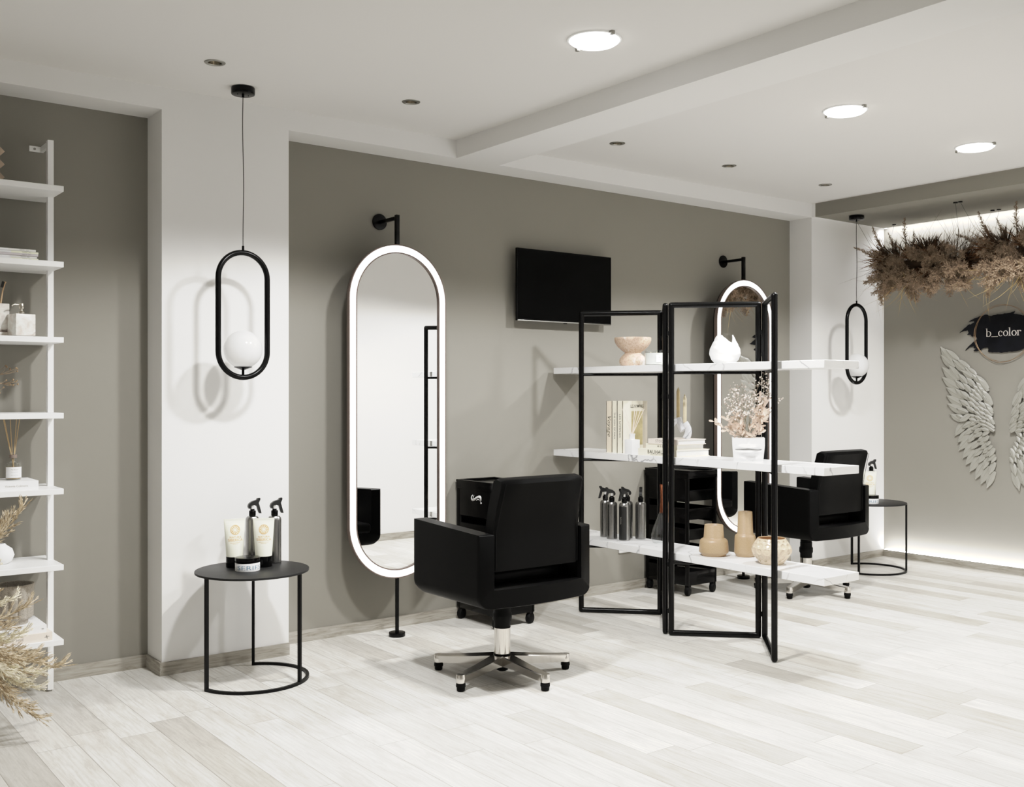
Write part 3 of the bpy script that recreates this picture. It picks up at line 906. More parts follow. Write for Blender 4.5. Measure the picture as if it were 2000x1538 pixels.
# ================================================================== SHELVING SCREEN
SH = [(.438, 'low'), (.951, 'mid'), (1.454, 'top')]
TH = .038
scr = thing('shelving_screen', 'zigzag black metal folding screen carrying three long white marble shelves', 'shelving screen', (4.18, 3.89, 0))
def off(p): return (p[0] - 4.18, p[1] - 3.89)
pan = [((4.020, 4.600), (4.340, 4.268)), ((4.340, 4.232), (4.015, 3.908)), ((4.017, 3.866), (4.341, 3.546)), ((4.352, 3.512), (4.010, 3.178))]
TR, TOP = .0155, 1.785
for k, (a, b) in enumerate(pan):
    ax, ay = off(a); bx, by = off(b)
    path = [(ax, ay, TR), (bx, by, TR), (bx, by, TOP - TR), (ax, ay, TOP - TR)]
    mb = MB()
    # mitred corner frame, round tube: four straight tubes meeting in spheres
    for i in range(4):
        mb.tube([path[i], path[(i + 1) % 4]], TR, 16)
    dv = Vector((bx - ax, by - ay, 0)).normalized()
    for (px, py, pz) in path:
        m = Matrix.Translation((px, py, pz)) @ Matrix.Rotation(math.atan2(dv.y, dv.x), 4, 'Z')
        mb.sphere((px, py, pz), TR, 16, 8)
    fr = part('panel_frame', mb, M_['black'], scr)
    for z, _ in SH:
        q = MB().tube([(ax, ay, z - TH - .0085), (bx, by, z - TH - .0085)], .008, 10)
        part('cross_bar', q, M_['black'], fr)
    if k < 3:
        c = pan[k + 1][0]; cx, cy = off(c)
        for z in (.13, .38, 1.28, 1.62):
            q = MB().tube([(bx, by, z), (cx, cy, z)], .005, 8)
            mx, my = (bx + cx) / 2, (by + cy) / 2
            q.cyl(.008, -.012, .012, 12, (mx, my, z))
            part('hinge', q, M_['blackmatte'], fr)
for z, _ in SH:
    part('shelf', MB().box(4.050 - 4.18, 4.324 - 4.18, 2.924 - 3.89, 4.894 - 3.89, z - TH, z, .0015, 1), M_['marble'], scr, label='white marble shelf with grey veins')

# ---- low shelf
LZ = .438
gb = 'dark spray bottles on the low marble shelf'
base = make_spray((4.180, 4.565, LZ), R(150), 'gunmetal spray bottle at the back left of the low shelf group', gb, True)
b2 = dup(base, 'gunmetal spray bottle, second from the left on the low shelf', (4.152, 4.478, LZ), R(140))
b3 = dup(base, 'spray bottle with black label standing foremost on the low shelf', (4.165, 4.385, LZ), R(178))
b4 = dup(base, 'gunmetal spray bottle partly hidden behind the black labelled one', (4.252, 4.450, LZ), R(150))
b5 = dup(base, 'gunmetal spray bottle on the right of the low shelf group, head turned away', (4.285, 4.372, LZ), R(44))
for b, a in ((base, -14), (b2, -4), (b4, -14), (b5, 92)):
    for c in b.children:
        if c.name.startswith('body'): c.rotation_euler = (0, 0, R(a))
for c in b3.children:
    if c.name.startswith('body'): c.rotation_euler = (0, 0, R(98))
t = thing('glass_decanter', 'clear glass decanter with slender copper neck on the low shelf', 'decanter', (4.243, 4.158, LZ))
gp = [(.030, 0), (.050, .006), (.060, .030), (.061, .050), (.052, .085), (.036, .125), (.022, .158), (.0135, .182)]
part('flask', MB().lathe([(0, 0)] + gp, 44, cap=False), M_['glass'], t)
part('neck', MB().lathe([(.0132, .176), (.0126, .20), (.0090, .25), (.0098, .30), (.0132, .335), (.0140, .338), (.0118, .337), (.0080, .30), (.007, .25), (.010, .20), (.0115, .178)], 32, cap=False), M_['copper'], t)
t = thing('stoppered_bottle', 'slim clear bottle with long tan stopper, mostly hidden by the screen post', 'bottle', (4.118, 3.984, LZ))
part('bottle_body', MB().lathe([(0, 0), (.014, 0), (.0155, .003), (.0155, .10), (.010, .125), (.0085, .165)], 28), M_['glass'], t)
part('stopper', MB().lathe([(.0078, .150), (.0088, .168), (.0085, .20), (.0055, .25), (.001, .262)], 24), M_['wood'], t)
def vase(name, lab, loc, prof, m, inner=None):
    t = thing(name, lab, 'vase', loc)
    part('body', MB().lathe(prof, 56, cap=False), m, t, sharp=60)
    return t
vase('stoneware_vase', 'short wide shouldered tan stoneware vase on the low shelf', (4.155, 3.690, LZ),
     [(.0, 0), (.060, 0), (.064, .004), (.066, .010), (.076, .018), (.0785, .024), (.074, .074), (.071, .082), (.064, .089), (.0555, .093), (.0535, .097), (.0485, .161), (.0475, .163), (.045, .161), (.049, .10), (.05, .03), (0, .02)], M_['stonew'])
vase('stoneware_vase', 'tall narrow necked tan stoneware vase on the low shelf', (4.268, 3.573, LZ),
     [(.0, 0), (.046, 0), (.049, .004), (.0505, .009), (.056, .016), (.0575, .022), (.054, .104), (.051, .112), (.044, .118), (.0415, .122), (.0365, .234), (.0355, .236), (.0335, .234), (.038, .13), (.04, .03), (0, .02)], M_['stonew'])
# dimpled bowl
t = thing('dimpled_bowl', 'round glazed cream bowl vase with dimpled facets on the low shelf', 'bowl', (4.190, 3.338, LZ))
seg, rows = 264, 92
prof = [(.056, 0), (.060, .004), (.074, .022), (.090, .042), (.0995, .061), (.1005, .070), (.097, .084), (.086, .105), (.074, .122), (.0695, .129)]
def pr(s):
    L = [0]
    for a, b in zip(prof, prof[1:]): L.append(L[-1] + math.hypot(b[0] - a[0], b[1] - a[1]))
    d = s * L[-1]
    for i in range(len(L) - 1):
        if d <= L[i + 1] + 1e-9:
            f = (d - L[i]) / (L[i + 1] - L[i]); return prof[i][0] + (prof[i + 1][0] - prof[i][0]) * f, prof[i][1] + (prof[i + 1][1] - prof[i][1]) * f
    return prof[-1]
cells = []
for row, (z, n, rad) in enumerate(((.040, 14, .0165), (.068, 15, .0180), (.095, 14, .0155), (.114, 14, .010), (.024, 13, .009))):
    for i in range(n):
        a = 2 * PI * (i + .5 * (row % 2)) / n
        cells.append((a, z, rad * random.uniform(.8, 1.05)))
vs = []; fs = []
for k in range(rows + 1):
    r, z = pr(k / rows)
    for i in range(seg):
        a = 2 * PI * i / seg; dep = 0
        for (ca, cz, rad) in cells:
            if abs(cz - z) > .03: continue
            da = (a - ca + PI) % (2 * PI) - PI
            d = math.hypot(da * r, (z - cz) * 1.1)
            if d < rad: dep = max(dep, .0062 * (1 - (d / rad) ** 5))
        vs.append(((r - dep) * math.cos(a), (r - dep) * math.sin(a), z))
for k in range(rows):
    for i in range(seg):
        j = (i + 1) % seg; fs.append((k * seg + i, k * seg + j, (k + 1) * seg + j, (k + 1) * seg + i))
fs.append(tuple(range(seg)))
part('body', MB().add(vs, fs), M_['bowl'], t, sharp=60)
part('inside', MB().lathe([(.0695, .129), (.067, .130), (.065, .127), (.078, .105), (.088, .07), (.06, .02), (0, .012)], 60, cap=False), M_['bowlin'], t)

# ---- middle shelf
MZ = .951
def upright_book(name, lab, y0, y1, h, m, title, size, italic=0.0, bold=0.0, x1=4.318):
    t = thing(name, lab, 'book', (4.118, (y0 + y1) / 2, MZ), 0, 'upright cream books on the middle shelf')
    d = (y1 - y0) / 2; w = x1 - 4.118
    mb = MB().box(0, w, -d, -d + .003, 0, h).box(0, w, d - .003, d, 0, h)
    mb.box(0, .003, -d, d, 0, h)
    part('cover', mb, m, t)
    part('pages', MB().box(.003, w - .004, -d + .003, d - .003, .003, h - .004), M_['pages'], t)
    # spine faces -x; the title runs downwards
    text_part(title, size, lambda x, y: (-.0006, -y, h * .52 - x), M_['ink'], t, shear=italic, bold=bold, spacing=1.06)
    return t
upright_book('upright_book', 'cream book with a script title, leftmost of the upright books', 4.4402, 4.4882, .301, M_['booktan'], 'Voyage', .041, .35)
upright_book('upright_book', 'cream book in the middle of the three upright books', 4.3961, 4.4401, .302, M_['bookcream'], 'THE SON OF MAN', .0180)
bk = upright_book('upright_book', 'cream book with a golden cover picture, frontmost of the upright books', 4.3500, 4.3960, .302, M_['bookcream'], 'LES NYMPHES', .0215)
fy = -.0230 - .0004
part('cover_picture', MB().box(.070, .160, fy - .0004, fy + .0004, .045, .242), M_['artgold'], bk)
part('cover_band', MB().box(.162, .199, fy - .0004, fy + .0004, .02, .3015), M_['artgrey'], bk)
text_part('LES NYMPHES', .026, lambda x, y: (.115 + x, fy - .0007, .270 + y), M_['ink'], bk, sx=.68, bold=.0002)

t = thing('reed_diffuser', 'white square reed diffuser with pale sticks in front of the upright books', 'diffuser', (4.098, 4.250, MZ))
part('bottle', MB().box(-.031, .031, -.031, .031, 0, .083, .0025), M_['plaster'], t)
part('neck', MB().lathe([(.0165, .082), (.0155, .090), (.0155, .108), (.0175, .111), (.0175, .116), (.012, .116), (.011, .10)], 28, cap=False), M_['ceramicw'], t)
for i, (dx, dy, L) in enumerate(((-.035, .045, .148), (.012, -.010, .150), (.026, -.014, .153), (.040, -.030, .150), (.052, -.044, .146), (-.026, .030, .13), (.02, .0, .147))):
    L = .258 if i != 5 else .25
    part('reed', MB().tube([(-dx * .12, -dy * .12, .09), (dx, dy, L)], .0016, 6), M_['reedpink'], t)

def flat_book(name, lab, x0, x1, y0, y1, z0, z1, m, grp, title=None, size=.02, sub=None, tx=None, bold=0, spine='-x'):
    t = thing(name, lab, 'book', ((x0 + x1) / 2, (y0 + y1) / 2, z0), 0, grp)
    w, d, h = (x1 - x0) / 2, (y1 - y0) / 2, z1 - z0
    c = .003
    mb = MB().box(-w, w, -d, d, 0, c).box(-w, w, -d, d, h - c, h)
    if spine == '-x': mb.box(-w, -w + c, -d, d, c, h - c)
    else: mb.box(-w, w, -d, -d + c, c, h - c)
    part('cover', mb, m, t)
    if spine == '-x': part('pages', MB().box(-w + c, w - .004, -d + .004, d - .004, c, h - c), M_['pages'], t)
    else: part('pages', MB().box(-w + .004, w - .004, -d + c, d - .004, c, h - c), M_['pages'], t)
    if title:
        o = tx or 0
        if spine == '-x':
            text_part(title, size, lambda x, y: (-w - .0006, o - x, h * .56 + y), M_['ink'], t, bold=bold, spacing=1.12)
            if sub: text_part(sub, size * .42, lambda x, y: (-w - .0006, o - x, h * .20 + y), M_['ink'], t, spacing=1.3)
    return t
gs = 'cream books stacked flat on the middle shelf'
flat_book('stacked_book', 'thick cream book at the bottom of the flat stack', 4.078, 4.340, 3.886, 4.182, MZ, MZ + .037, M_['bookcream'], gs, 'BAUHAUS', .028, 'MUSTERHAUS', .005, .0006)
flat_book('stacked_book', 'cream book in the middle of the flat stack', 4.088, 4.300, 3.890, 4.130, MZ + .0372, MZ + .066, M_['bookcream'], gs, 'M O D A', .014, None, .0, .0004)
flat_book('stacked_book', 'pinkish cream book on top of the flat stack, under the marble candle holder', 4.084, 4.304, 3.880, 4.108, MZ + .0662, MZ + .094, M_['bookpink'], gs, 'STOCKHOLM', .021, None, -.012)
# candle holder
HZ = MZ + .0942
t = thing('candle_holder', 'grey veined marble arch candle holder on the book stack', 'candle holder', (4.190, 3.985, HZ))
u = Vector((1, -1, 0)).normalized(); w = Vector((1, 1, 0)).normalized()
mb = MB()
def horn(base, top, bul, r0, r1):
    pts = []
    for i in range(15):
        q = i / 14
        p = base.lerp(top, q) + bul * math.sin(q * PI)
        pts.append(p)
    mb.tube(pts, 1, 20, rf=lambda q: r0 + (r1 - r0) * q)
s1, s2, s3 = -u * .040 + Vector((0, 0, .105)), u * .004 + w * .016 + Vector((0, 0, .116)), u * .040 + Vector((0, 0, .090))
horn(-u * .044 + Vector((0, 0, .0)), s1, -u * .012, .020, .0165)
horn(u * .046 + Vector((0, 0, .0)), s3, u * .016, .021, .0170)
horn(u * .030 + Vector((0, 0, .045)), s2, Vector((0, 0, -.010)), .018, .0170)
horn(-u * .034 + Vector((0, 0, .070)), s2 - Vector((0, 0, .02)), Vector((0, 0, .012)), .015, .015)
part('arch', mb, M_['marble2'], t, sharp=60)
gc = 'taper candles in the marble holder'
for s, h, m, lab in ((s1, .152, 'candle', 'pale taper candle on the left arm of the marble holder, behind the screen post'),
                     (s2, .172, 'candle2', 'tan taper candle, tallest one in the marble holder'),
                     (s3, .158, 'candle', 'pale taper candle on the right arm of the marble holder')):
    c = thing('taper_candle', lab, 'candle', Vector((4.190, 3.985, HZ)) + s + Vector((0, 0, -.001)), 0, gc)
    part('wax', MB().lathe([(.0088, 0), (.0098, .004), (.0098, h - .026), (.0088, h - .022), (.0045, h - .010)], 20), M_[m], c)
    part('wick', MB().lathe([(.0042, h - .012), (.0025, h - .004), (.0005, h)], 10), M_['candle2'], c)
# lips planter
t = thing('lips_planter', 'white plaster planter with moulded lips holding dried flowers', 'planter', (4.194, 3.492, MZ), math.atan2(-.75, .66) + .02)
H, hw, dp = .118, .081, .060
nx, nz = 44, 34
def front(xn, zn):
    x = xn; z = zn
    dep = .0
    up = .030 * math.exp(-((z - .600) / .075) ** 2) * (math.exp(-((x - .26) / .30) ** 2) + math.exp(-((x + .26) / .30) ** 2)) * (1 - abs(x) ** 4)
    lo = .032 * math.exp(-((z - .385) / .095) ** 2) * math.exp(-(x / .48) ** 2)
    line = .60 - .09 - .035 * (abs(x) ** 2) + .012 * math.cos(x * 6)
    cr = -.022 * math.exp(-((z - line) / .026) ** 2) * (1 if abs(x) < .78 else math.exp(-((abs(x) - .78) / .06) ** 2))
    ch = -.010 * math.exp(-((z - .20) / .06) ** 2) * math.exp(-(x / .35) ** 2)
    ph = -.004 * math.exp(-(x / .10) ** 2) * math.exp(-((z - .86) / .12) ** 2) + .003 * math.exp(-((abs(x) - .2) / .09) ** 2) * math.exp(-((z - .85) / .14) ** 2)
    cheek = -.008 * (abs(x) ** 3)
    return dep + up + lo + cr + ch + ph + cheek
vs = []; fs = []
for k in range(nz + 1):
    zn = k / nz; wz = hw * (.90 + .10 * min(1, zn * 1.5))
    for i in range(nx + 1):
        xn = -1 + 2 * i / nx
        vs.append((xn * wz, -dp - front(xn, zn) + .010 * max(0, .12 - zn) * 4, zn * H))
for k in range(nz):
    for i in range(nx):
        a = k * (nx + 1) + i; fs.append((a, a + 1, a + nx + 2, a + nx + 1))
mb = MB().add(vs, fs)
wb = hw * .90
mb.add([(-wb, -dp + .012, 0), (wb, -dp + .012, 0), (wb, dp, 0), (-wb, dp, 0), (-hw, -dp + .009, H), (hw, -dp + .009, H), (hw, dp, H), (-hw, dp, H),
        (-hw + .006, -dp + .016, H), (hw - .006, -dp + .016, H), (hw - .006, dp - .006, H), (-hw + .006, dp - .006, H),
        (-hw + .01, -dp + .018, H - .03), (hw - .01, -dp + .018, H - .03), (hw - .01, dp - .01, H - .03), (-hw + .01, dp - .01, H - .03)],
       [(0, 3, 2, 1), (1, 2, 6, 5), (2, 3, 7, 6), (3, 0, 4, 7), (4, 5, 9, 8), (5, 6, 10, 9), (6, 7, 11, 10), (7, 4, 8, 11), (8, 9, 13, 12), (9, 10, 14, 13), (10, 11, 15, 14), (11, 8, 12, 15), (12, 13, 14, 15)])
part('pot', mb, M_['plaster'], t, sharp=40, recalc=False)
# dried bouquet (local axes follow the planter: x along its front, -y to the viewer)
bq = thing('dried_bouquet', 'dried gypsophila and blush leaf sprigs standing in the lips planter', 'dried flowers', (4.194, 3.492, MZ + .085), math.atan2(-.75, .66) + .02)
rnd = random.Random(11)
def gyps(top, nb, spread):
    st = MB(); bl = MB(); bd = MB()
    base = Vector((rnd.uniform(-.03, .03), rnd.uniform(-.02, .02), 0)); top = Vector(top)
    mid = base.lerp(top, .55) + Vector((rnd.uniform(-.012, .012), rnd.uniform(-.012, .012), 0))
    st.tube([base, mid, top], .0011, 5)
    for i in range(nb):
        q = .45 + .55 * rnd.random()
        p = base.lerp(top, q) if q < .5 else mid.lerp(top, (q - .55) / .45 if q > .55 else 0)
        e = p + Vector((rnd.gauss(0, 1), rnd.gauss(0, .8), abs(rnd.gauss(0, 1)) + .25)).normalized() * spread * rnd.uniform(.5, 1)
        st.tube([p, p.lerp(e, .5) + Vector((0, 0, -.004)), e], .0005, 4)
        for _ in range(rnd.randint(3, 5)):
            c = e + Vector((rnd.gauss(0, 1), rnd.gauss(0, 1), rnd.gauss(0, 1))) * .0085
            st.tube([p.lerp(e, .75), c], .00035, 3)
            tgt = bl if rnd.random() < .62 else bd
            tgt.sphere(c, rnd.uniform(.0030, .0052) if tgt is bl else rnd.uniform(.0016, .0028), 7, 5)
    s = part('gypsophila_spray', st, M_['stem'], bq, sharp=None)
    part('blossoms', bl, M_['gyp'], s, sharp=60, label='white blossoms')['kind'] = 'stuff'; part('buds', bd, M_['gypbud'], s, sharp=60)['kind'] = 'stuff'
GY = [((-.105, .01, .21), 9, .045), ((-.10, -.03, .285), 10, .05), ((-.06, .02, .30), 11, .055), ((-.045, -.03, .255), 10, .05), ((-.055, .03, .23), 9, .05),
      ((.015, .03, .23), 8, .05), ((.035, .0, .30), 10, .045), ((.06, .01, .33), 12, .05), ((.085, -.01, .30), 11, .05), ((.10, .01, .26), 10, .05), ((.155, 0, .22), 7, .035), ((-.005, 0, .21), 8, .045)]
GY += [((-.085, .0, .24), 10, .05), ((-.03, .0, .29), 10, .05), ((-.07, -.02, .19), 9, .045), ((.02, -.01, .26), 9, .045), ((.075, -.03, .27), 10, .045), ((-.14, -.01, .20), 6, .03), ((.05, .02, .22), 8, .05), ((.11, -.02, .31), 8, .045)]
for top, nb, sp in GY:
    gyps(top, nb, sp)
def leaf_sprig(top, n, L):
    st = MB(); lf = MB(); base = Vector((rnd.uniform(-.03, .03), rnd.uniform(-.02, .02), 0)); top = Vector(top)
    st.tube([base, base.lerp(top, .5) + Vector((0, 0, .012)), top], .0014, 5)
    ax = (top - base).normalized()
    for i in range(n):
        q = .35 + .65 * i / (n - 1)
        p = base.lerp(top, q)
        d = (Vector((rnd.gauss(0, 1), rnd.gauss(0, 1) - .3, rnd.gauss(0, .8) + .2)).normalized() + ax * .8).normalized()
        s = d.cross(Vector((rnd.gauss(0, .5), -1, rnd.gauss(0, .5)))).normalized(); nn = d.cross(s)
        l = L * .76 * rnd.uniform(.7, 1.15)
        # lobed oak leaf outline
        out = [(0, .02), (.10, .05), (.22, .17), (.30, .13), (.44, .24), (.53, .17), (.68, .25), (.80, .16), (.93, .13), (1.0, 0)]
        vs = []
        for k, (a, b) in enumerate(out):
            c = p + d * a * l + nn * (.16 * l * math.sin(a * 2.6)); f = .05 * l
            vs += [c + s * b * l - nn * b * .35 * l, c, c - s * b * l - nn * b * .35 * l]
        fs = []
        for k in range(len(out) - 1):
            o = 3 * k; fs += [(o, o + 1, o + 4, o + 3), (o + 1, o + 2, o + 5, o + 4)]
        lf.add(vs, fs)
    s = part('leaf_sprig', st, M_['leaf'], bq, sharp=None)
    part('leaves', lf, M_['leaf'], s, sharp=None, recalc=False)
for top, n, L in (((-.175, -.02, .115), 12, .042), ((-.11, -.05, .13), 14, .050), ((-.075, -.02, .16), 14, .050), ((-.045, -.045, .105), 12, .048), ((-.03, .0, .14), 10, .045), ((-.10, .02, .09), 10, .042), ((-.06, -.05, .075), 10, .042),
                  ((.075, -.035, .19), 14, .050), ((.105, -.03, .23), 14, .050), ((.06, -.03, .245), 12, .046), ((.085, -.05, .15), 12, .05), ((.11, -.01, .18), 12, .05), ((.05, -.03, .20), 10, .046), ((.065, -.04, .075), 9, .042)):
    leaf_sprig(top, n, L)

# ---- top shelf
UZ = 1.454
t = thing('travertine_vase', 'brown and white travertine vase shaped like two stacked bowls on the top shelf', 'vase', (4.190, 4.340, UZ))
part('body', MB().lathe([(0, 0), (.068, 0), (.073, .006), (.0785, .022), (.079, .034), (.073, .050), (.060, .064), (.049, .073), (.046, .078), (.050, .083), (.066, .094), (.088, .114), (.101, .134), (.1065, .150), (.107, .164), (.104, .168), (.098, .166), (.085, .13), (.05, .10), (0, .09)], 56, cap=False), M_['travert'], t, sharp=50)
t = thing('jar_candle', 'wide ivory candle with wicks in a clear glass jar on the top shelf', 'candle', (4.190, 4.145, UZ))
part('glass_jar', MB().lathe([(.0, .0), (.066, 0), (.0705, .004), (.0705, .086), (.069, .087), (.0675, .086), (.0675, .006), (0, .005)], 48, cap=False), M_['glass'], t)
part('wax', MB().cyl(.0668, .006, .070, 48), M_['wax'], t)
for q in (-.024, .0, .024):
    part('wick', MB().cyl(.0014, .070, .079, 8, (q, -q, 0)), M_['candle'], t)
vs = []; fs = []
for i in range(13):
    a = R(222) + R(28) * i / 12
    for z in (.018, .060): vs.append((.0709 * math.cos(a), .0709 * math.sin(a), z))
for i in range(12): fs.append((2 * i, 2 * i + 1, 2 * i + 3, 2 * i + 2))
lb = part('jar_label', MB().add(vs, fs), M_['paper'], t, recalc=False)
mb = MB()
for z, w in ((.052, .10), (.046, .16), (.044, .12), (.034, .08)):
    a = R(236); mb.add([(.0712 * math.cos(a + s * w / 2), .0712 * math.sin(a + s * w / 2), z + d) for s, d in ((-1, 0), (1, 0), (1, .0012), (-1, .0012))], [(0, 1, 2, 3)])
part('fine_print', mb, M_['greyink'], lb, sharp=None, recalc=False)
# white torn-rim vase
t = thing('torn_rim_vase', 'round matt white vase with two pointed rim peaks on the top shelf', 'vase', (4.190, 3.644, UZ), math.atan2(-.73, .68))
seg = 72; rows = 22; vs = []; fs = []
def lerp_tab(tab, q):
    for (a, b), (c, d) in zip(tab, tab[1:]):
        if q <= c:
            f = (q - a) / (c - a); f = f * f * (3 - 2 * f) * .6 + f * .4
            return b + (d - b) * f
    return tab[-1][1]
def rim(a):
    a = abs((a + PI) % (2 * PI) - PI)          # 0 is the right side, pi the left
    return lerp_tab([(0, .151), (.30, .149), (.60, .134), (.92, .107), (1.15, .112), (1.6, .134), (2.0, .149), (2.5, .151), (PI, .142)], a)
def rad(z):
    return lerp_tab([(0, .053), (.006, .058), (.025, .073), (.052, .0815), (.075, .079), (.10, .068), (.125, .055), (.155, .041)], z)
for inner in (0, 1):
    for k in range(rows + 1):
        for i in range(seg):
            a = 2 * PI * i / seg; z = rim(a) * k / rows
            r = rad(z) - (.004 * inner)
            vs.append((r * math.cos(a), r * math.sin(a), max(z, .004 * inner)))
n1 = (rows + 1) * seg
for k in range(rows):
    for i in range(seg):
        j = (i + 1) % seg
        fs.append((k * seg + i, k * seg + j, (k + 1) * seg + j, (k + 1) * seg + i))
        fs.append((n1 + k * seg + i, n1 + (k + 1) * seg + i, n1 + (k + 1) * seg + j, n1 + k * seg + j))
for i in range(seg):
    j = (i + 1) % seg
    fs.append((rows * seg + i, rows * seg + j, n1 + rows * seg + j, n1 + rows * seg + i))
fs.append(tuple(range(seg))); fs.append(tuple(n1 + i for i in range(seg)))
part('body', MB().add(vs, fs), M_['ceramicw'], t, sharp=70)
# ================================================================== LEFT LADDER SHELF
X0, X1, YF, YB = .30, 1.128, 4.607, 4.925
ls = thing('ladder_shelf', 'tall white wall shelf with seven boards at the left edge', 'shelf unit', (.714, 4.79, 0))
lx = lambda x: x - .714
ly = lambda y: y - 4.79
TZs = [2.174, 1.854, 1.535, 1.215, .895, .574, .258]
for xx in (X1 - .0245, X0):
    p = part('post', MB().box(lx(xx), lx(xx + .0245), ly(4.775), ly(4.803), .008, 2.400, .0008, 1), M_['whitelac'], ls)
    part('foot', MB().cyl(.009, 0, .009, 16, (lx(xx + .012), ly(4.789), 0)), M_['steel'], p)
    br = part('wall_bracket', MB().box(lx(xx + .006), lx(xx + .0185), ly(4.803), ly(YW), 2.374, 2.399, .0006, 1).box(lx(xx - .040), lx(xx + .0185), ly(YW - .004), ly(YW), 2.374, 2.399), M_['whitelac'], ls)
    m = Matrix.Translation((lx(xx - .018), ly(YW - .004), 2.3865)) @ Matrix.Rotation(PI / 2, 4, 'X')
    part('screw', MB().cyl(.0055, 0, .0018, 16, mtx=m), M_['steel'], br)
for z in TZs:
    part('shelf', MB().box(lx(X0), lx(X1), ly(YF), ly(YB), z - .0235, z, .001, 1), M_['whitelac'], ls)

# top board: wooden zigzag ornament
t = thing('wooden_ornament', 'pale wooden zigzag ornament on the topmost white board', 'ornament', (.895, 4.75, TZs[0]))
mb = MB()
for k, z in enumerate((.030, .084, .138)):
    m = Matrix.Translation((0, 0, z)) @ Matrix.Rotation(PI / 4, 4, 'Y')
    mb.box(-.0195, .0195, -.03, .03, -.0195, .0195, .001, mtx=m)
part('blocks', mb, M_['palewood'], t)
# second board: magazines
cols = ['magA', 'magB', 'magC', 'magA', 'magB']
ins = [1.036, 1.031, 1.035, 1.037, 1.026]; z = TZs[1]
labs = ['pale yellow magazine at the bottom of the pile on the white shelf', 'white magazine second from the bottom of the pile on the white shelf',
        'lilac grey magazine in the middle of the pile on the white shelf', 'pale yellow magazine second from the top of the pile', 'thin white magazine on top of the pile on the white shelf']
for k in range(5):
    h = .0085 if k != 2 else .0095
    t = thing('magazine', labs[k], 'magazine', (ins[k] - .15, 4.755 + .004 * (k % 2), z), 0, 'pile of magazines on the white shelf')
    part('cover', MB().box(-.15, .15, -.112, .112, 0, h, .001, 1), M_['bookwhite' if k != 2 else 'magC'], t)
    part('spine_label', MB().box(.045, .1502, -.1125, -.1118, .0006, h - .0006), M_[cols[k]], t)
    text_part('DESIGN  2021', .0058, lambda x, y: (.105 + x, -.1128, h * .5 + y), M_['ink'], t)
    z += h + .0004
# third board: soap dispenser, cup, toothbrush, dish
TZ3 = TZs[2]
t = thing('soap_dispenser', 'square marble soap dispenser with nickel pump on the white shelf', 'soap dispenser', (.990, 4.735, TZ3), R(12))
part('body', MB().box(-.041, .041, -.041, .041, .007, .098, .0015), M_['marble3'], t)
part('foot_plate', MB().box(-.034, .034, -.034, .034, 0, .007), M_['clearplastic'], t)
pm = part('pump', MB().lathe([(.012, .098), (.012, .108), (.006, .112), (.005, .120), (.0095, .122), (.0105, .126), (.0105, .143), (.009, .145)], 28), M_['nickel'], t)
part('spout', MB().tube([(-.008, 0, .138), (-.028, 0, .139), (-.036, 0, .136), (-.040, 0, .131)], .0028, 10), M_['nickel'], pm)
t = thing('soap_dish', 'low marble dish with dark rim under the toothbrush cup', 'dish', (.885, 4.800, TZ3), R(12))
part('body', MB().box(-.07, .07, -.045, .045, 0, .022, .001), M_['marble3'], t)
part('rim', MB().box(-.07, .07, -.045, .045, .022, .028), M_['collar'], t)
t = thing('toothbrush_cup', 'square marble cup holding a toothbrush behind the soap dispenser', 'cup', (.906, 4.800, TZ3 + .028), R(12))
cup = MB().box(-.037, .037, -.037, .037, 0, .105, .0015)
part('body', MB().box(-.037, .037, -.037, -.032, 0, .115).box(-.037, .037, .032, .037, 0, .115).box(-.037, -.032, -.032, .032, 0, .115).box(.032, .037, -.032, .032, 0, .115).box(-.037, .037, -.037, .037, 0, .005), M_['marble3'], t)
t = thing('toothbrush', 'wooden toothbrush with black bristles leaning in the marble cup', 'toothbrush', (.908, 4.80, TZ3 + .035))
part('handle', MB().tube([(0, 0, 0), (.012, 0, .10), (.022, 0, .165), (.030, 0, .198), (.032, 0, .204)], .0042, 10, rf=lambda q: 1 - .35 * math.sin(q * PI) * (q > .3) + .3 * (q > .8)), M_['wood'], t)
m = Matrix.Translation((.0215, 0, .192)) @ Matrix.Rotation(R(14), 4, 'Y')
part('bristles', MB().box(-.005, .005, -.004, .004, -.013, .013, .0006, 1, mtx=m), M_['bristle'], t)
# fourth board: twigs in a small vase (vase just outside the frame)
t = thing('bud_vase', 'small white vase with dried seed twigs on the fourth white board', 'vase', (.790, 4.765, TZs[3]))
part('body', MB().lathe([(0, 0), (.028, 0), (.034, .02), (.032, .05), (.016, .085), (.014, .10), (.011, .10), (.012, .08), (0, .02)], 32, cap=False), M_['ceramicw'], t, sharp=60)
tw = thing('seed_twigs', 'dry twigs with tan seed heads reaching out over the fourth board', 'dried twigs', (.790, 4.765, TZs[3] + .09))
rnd = random.Random(5)
st = MB(); sd = MB()
for (a, b, c) in (((.06, 0, .03), (.12, 0, .07), [(.150, .105), (.165, .097), (.182, .100), (.192, .097), (.190, .087), (.145, .11)]),
                  ((.07, 0, .02), (.13, 0, .035), [(.172, .050), (.186, .047), (.186, .042), (.150, .048), (.165, .030), (.178, .028), (.190, .032)]),
                  ((.06, 0, -.005), (.10, 0, .0), [(.140, .018), (.118, .008), (.115, -.012), (.105, -.03), (.12, -.005)])):
    st.tube([(0, 0, 0), a, b], .0012, 5)
    for (x, z) in c:
        y = rnd.uniform(-.02, .02); e = Vector((x, y, z)); bb = Vector(b) + Vector((rnd.uniform(-.03, .01), 0, 0))
        st.tube([bb, bb.lerp(e, .6) + Vector((0, 0, -.004)), e], .0006, 4)
        sd.sphere(e, rnd.uniform(.0030, .0042), 8, 6, (1, 1, 1.25))
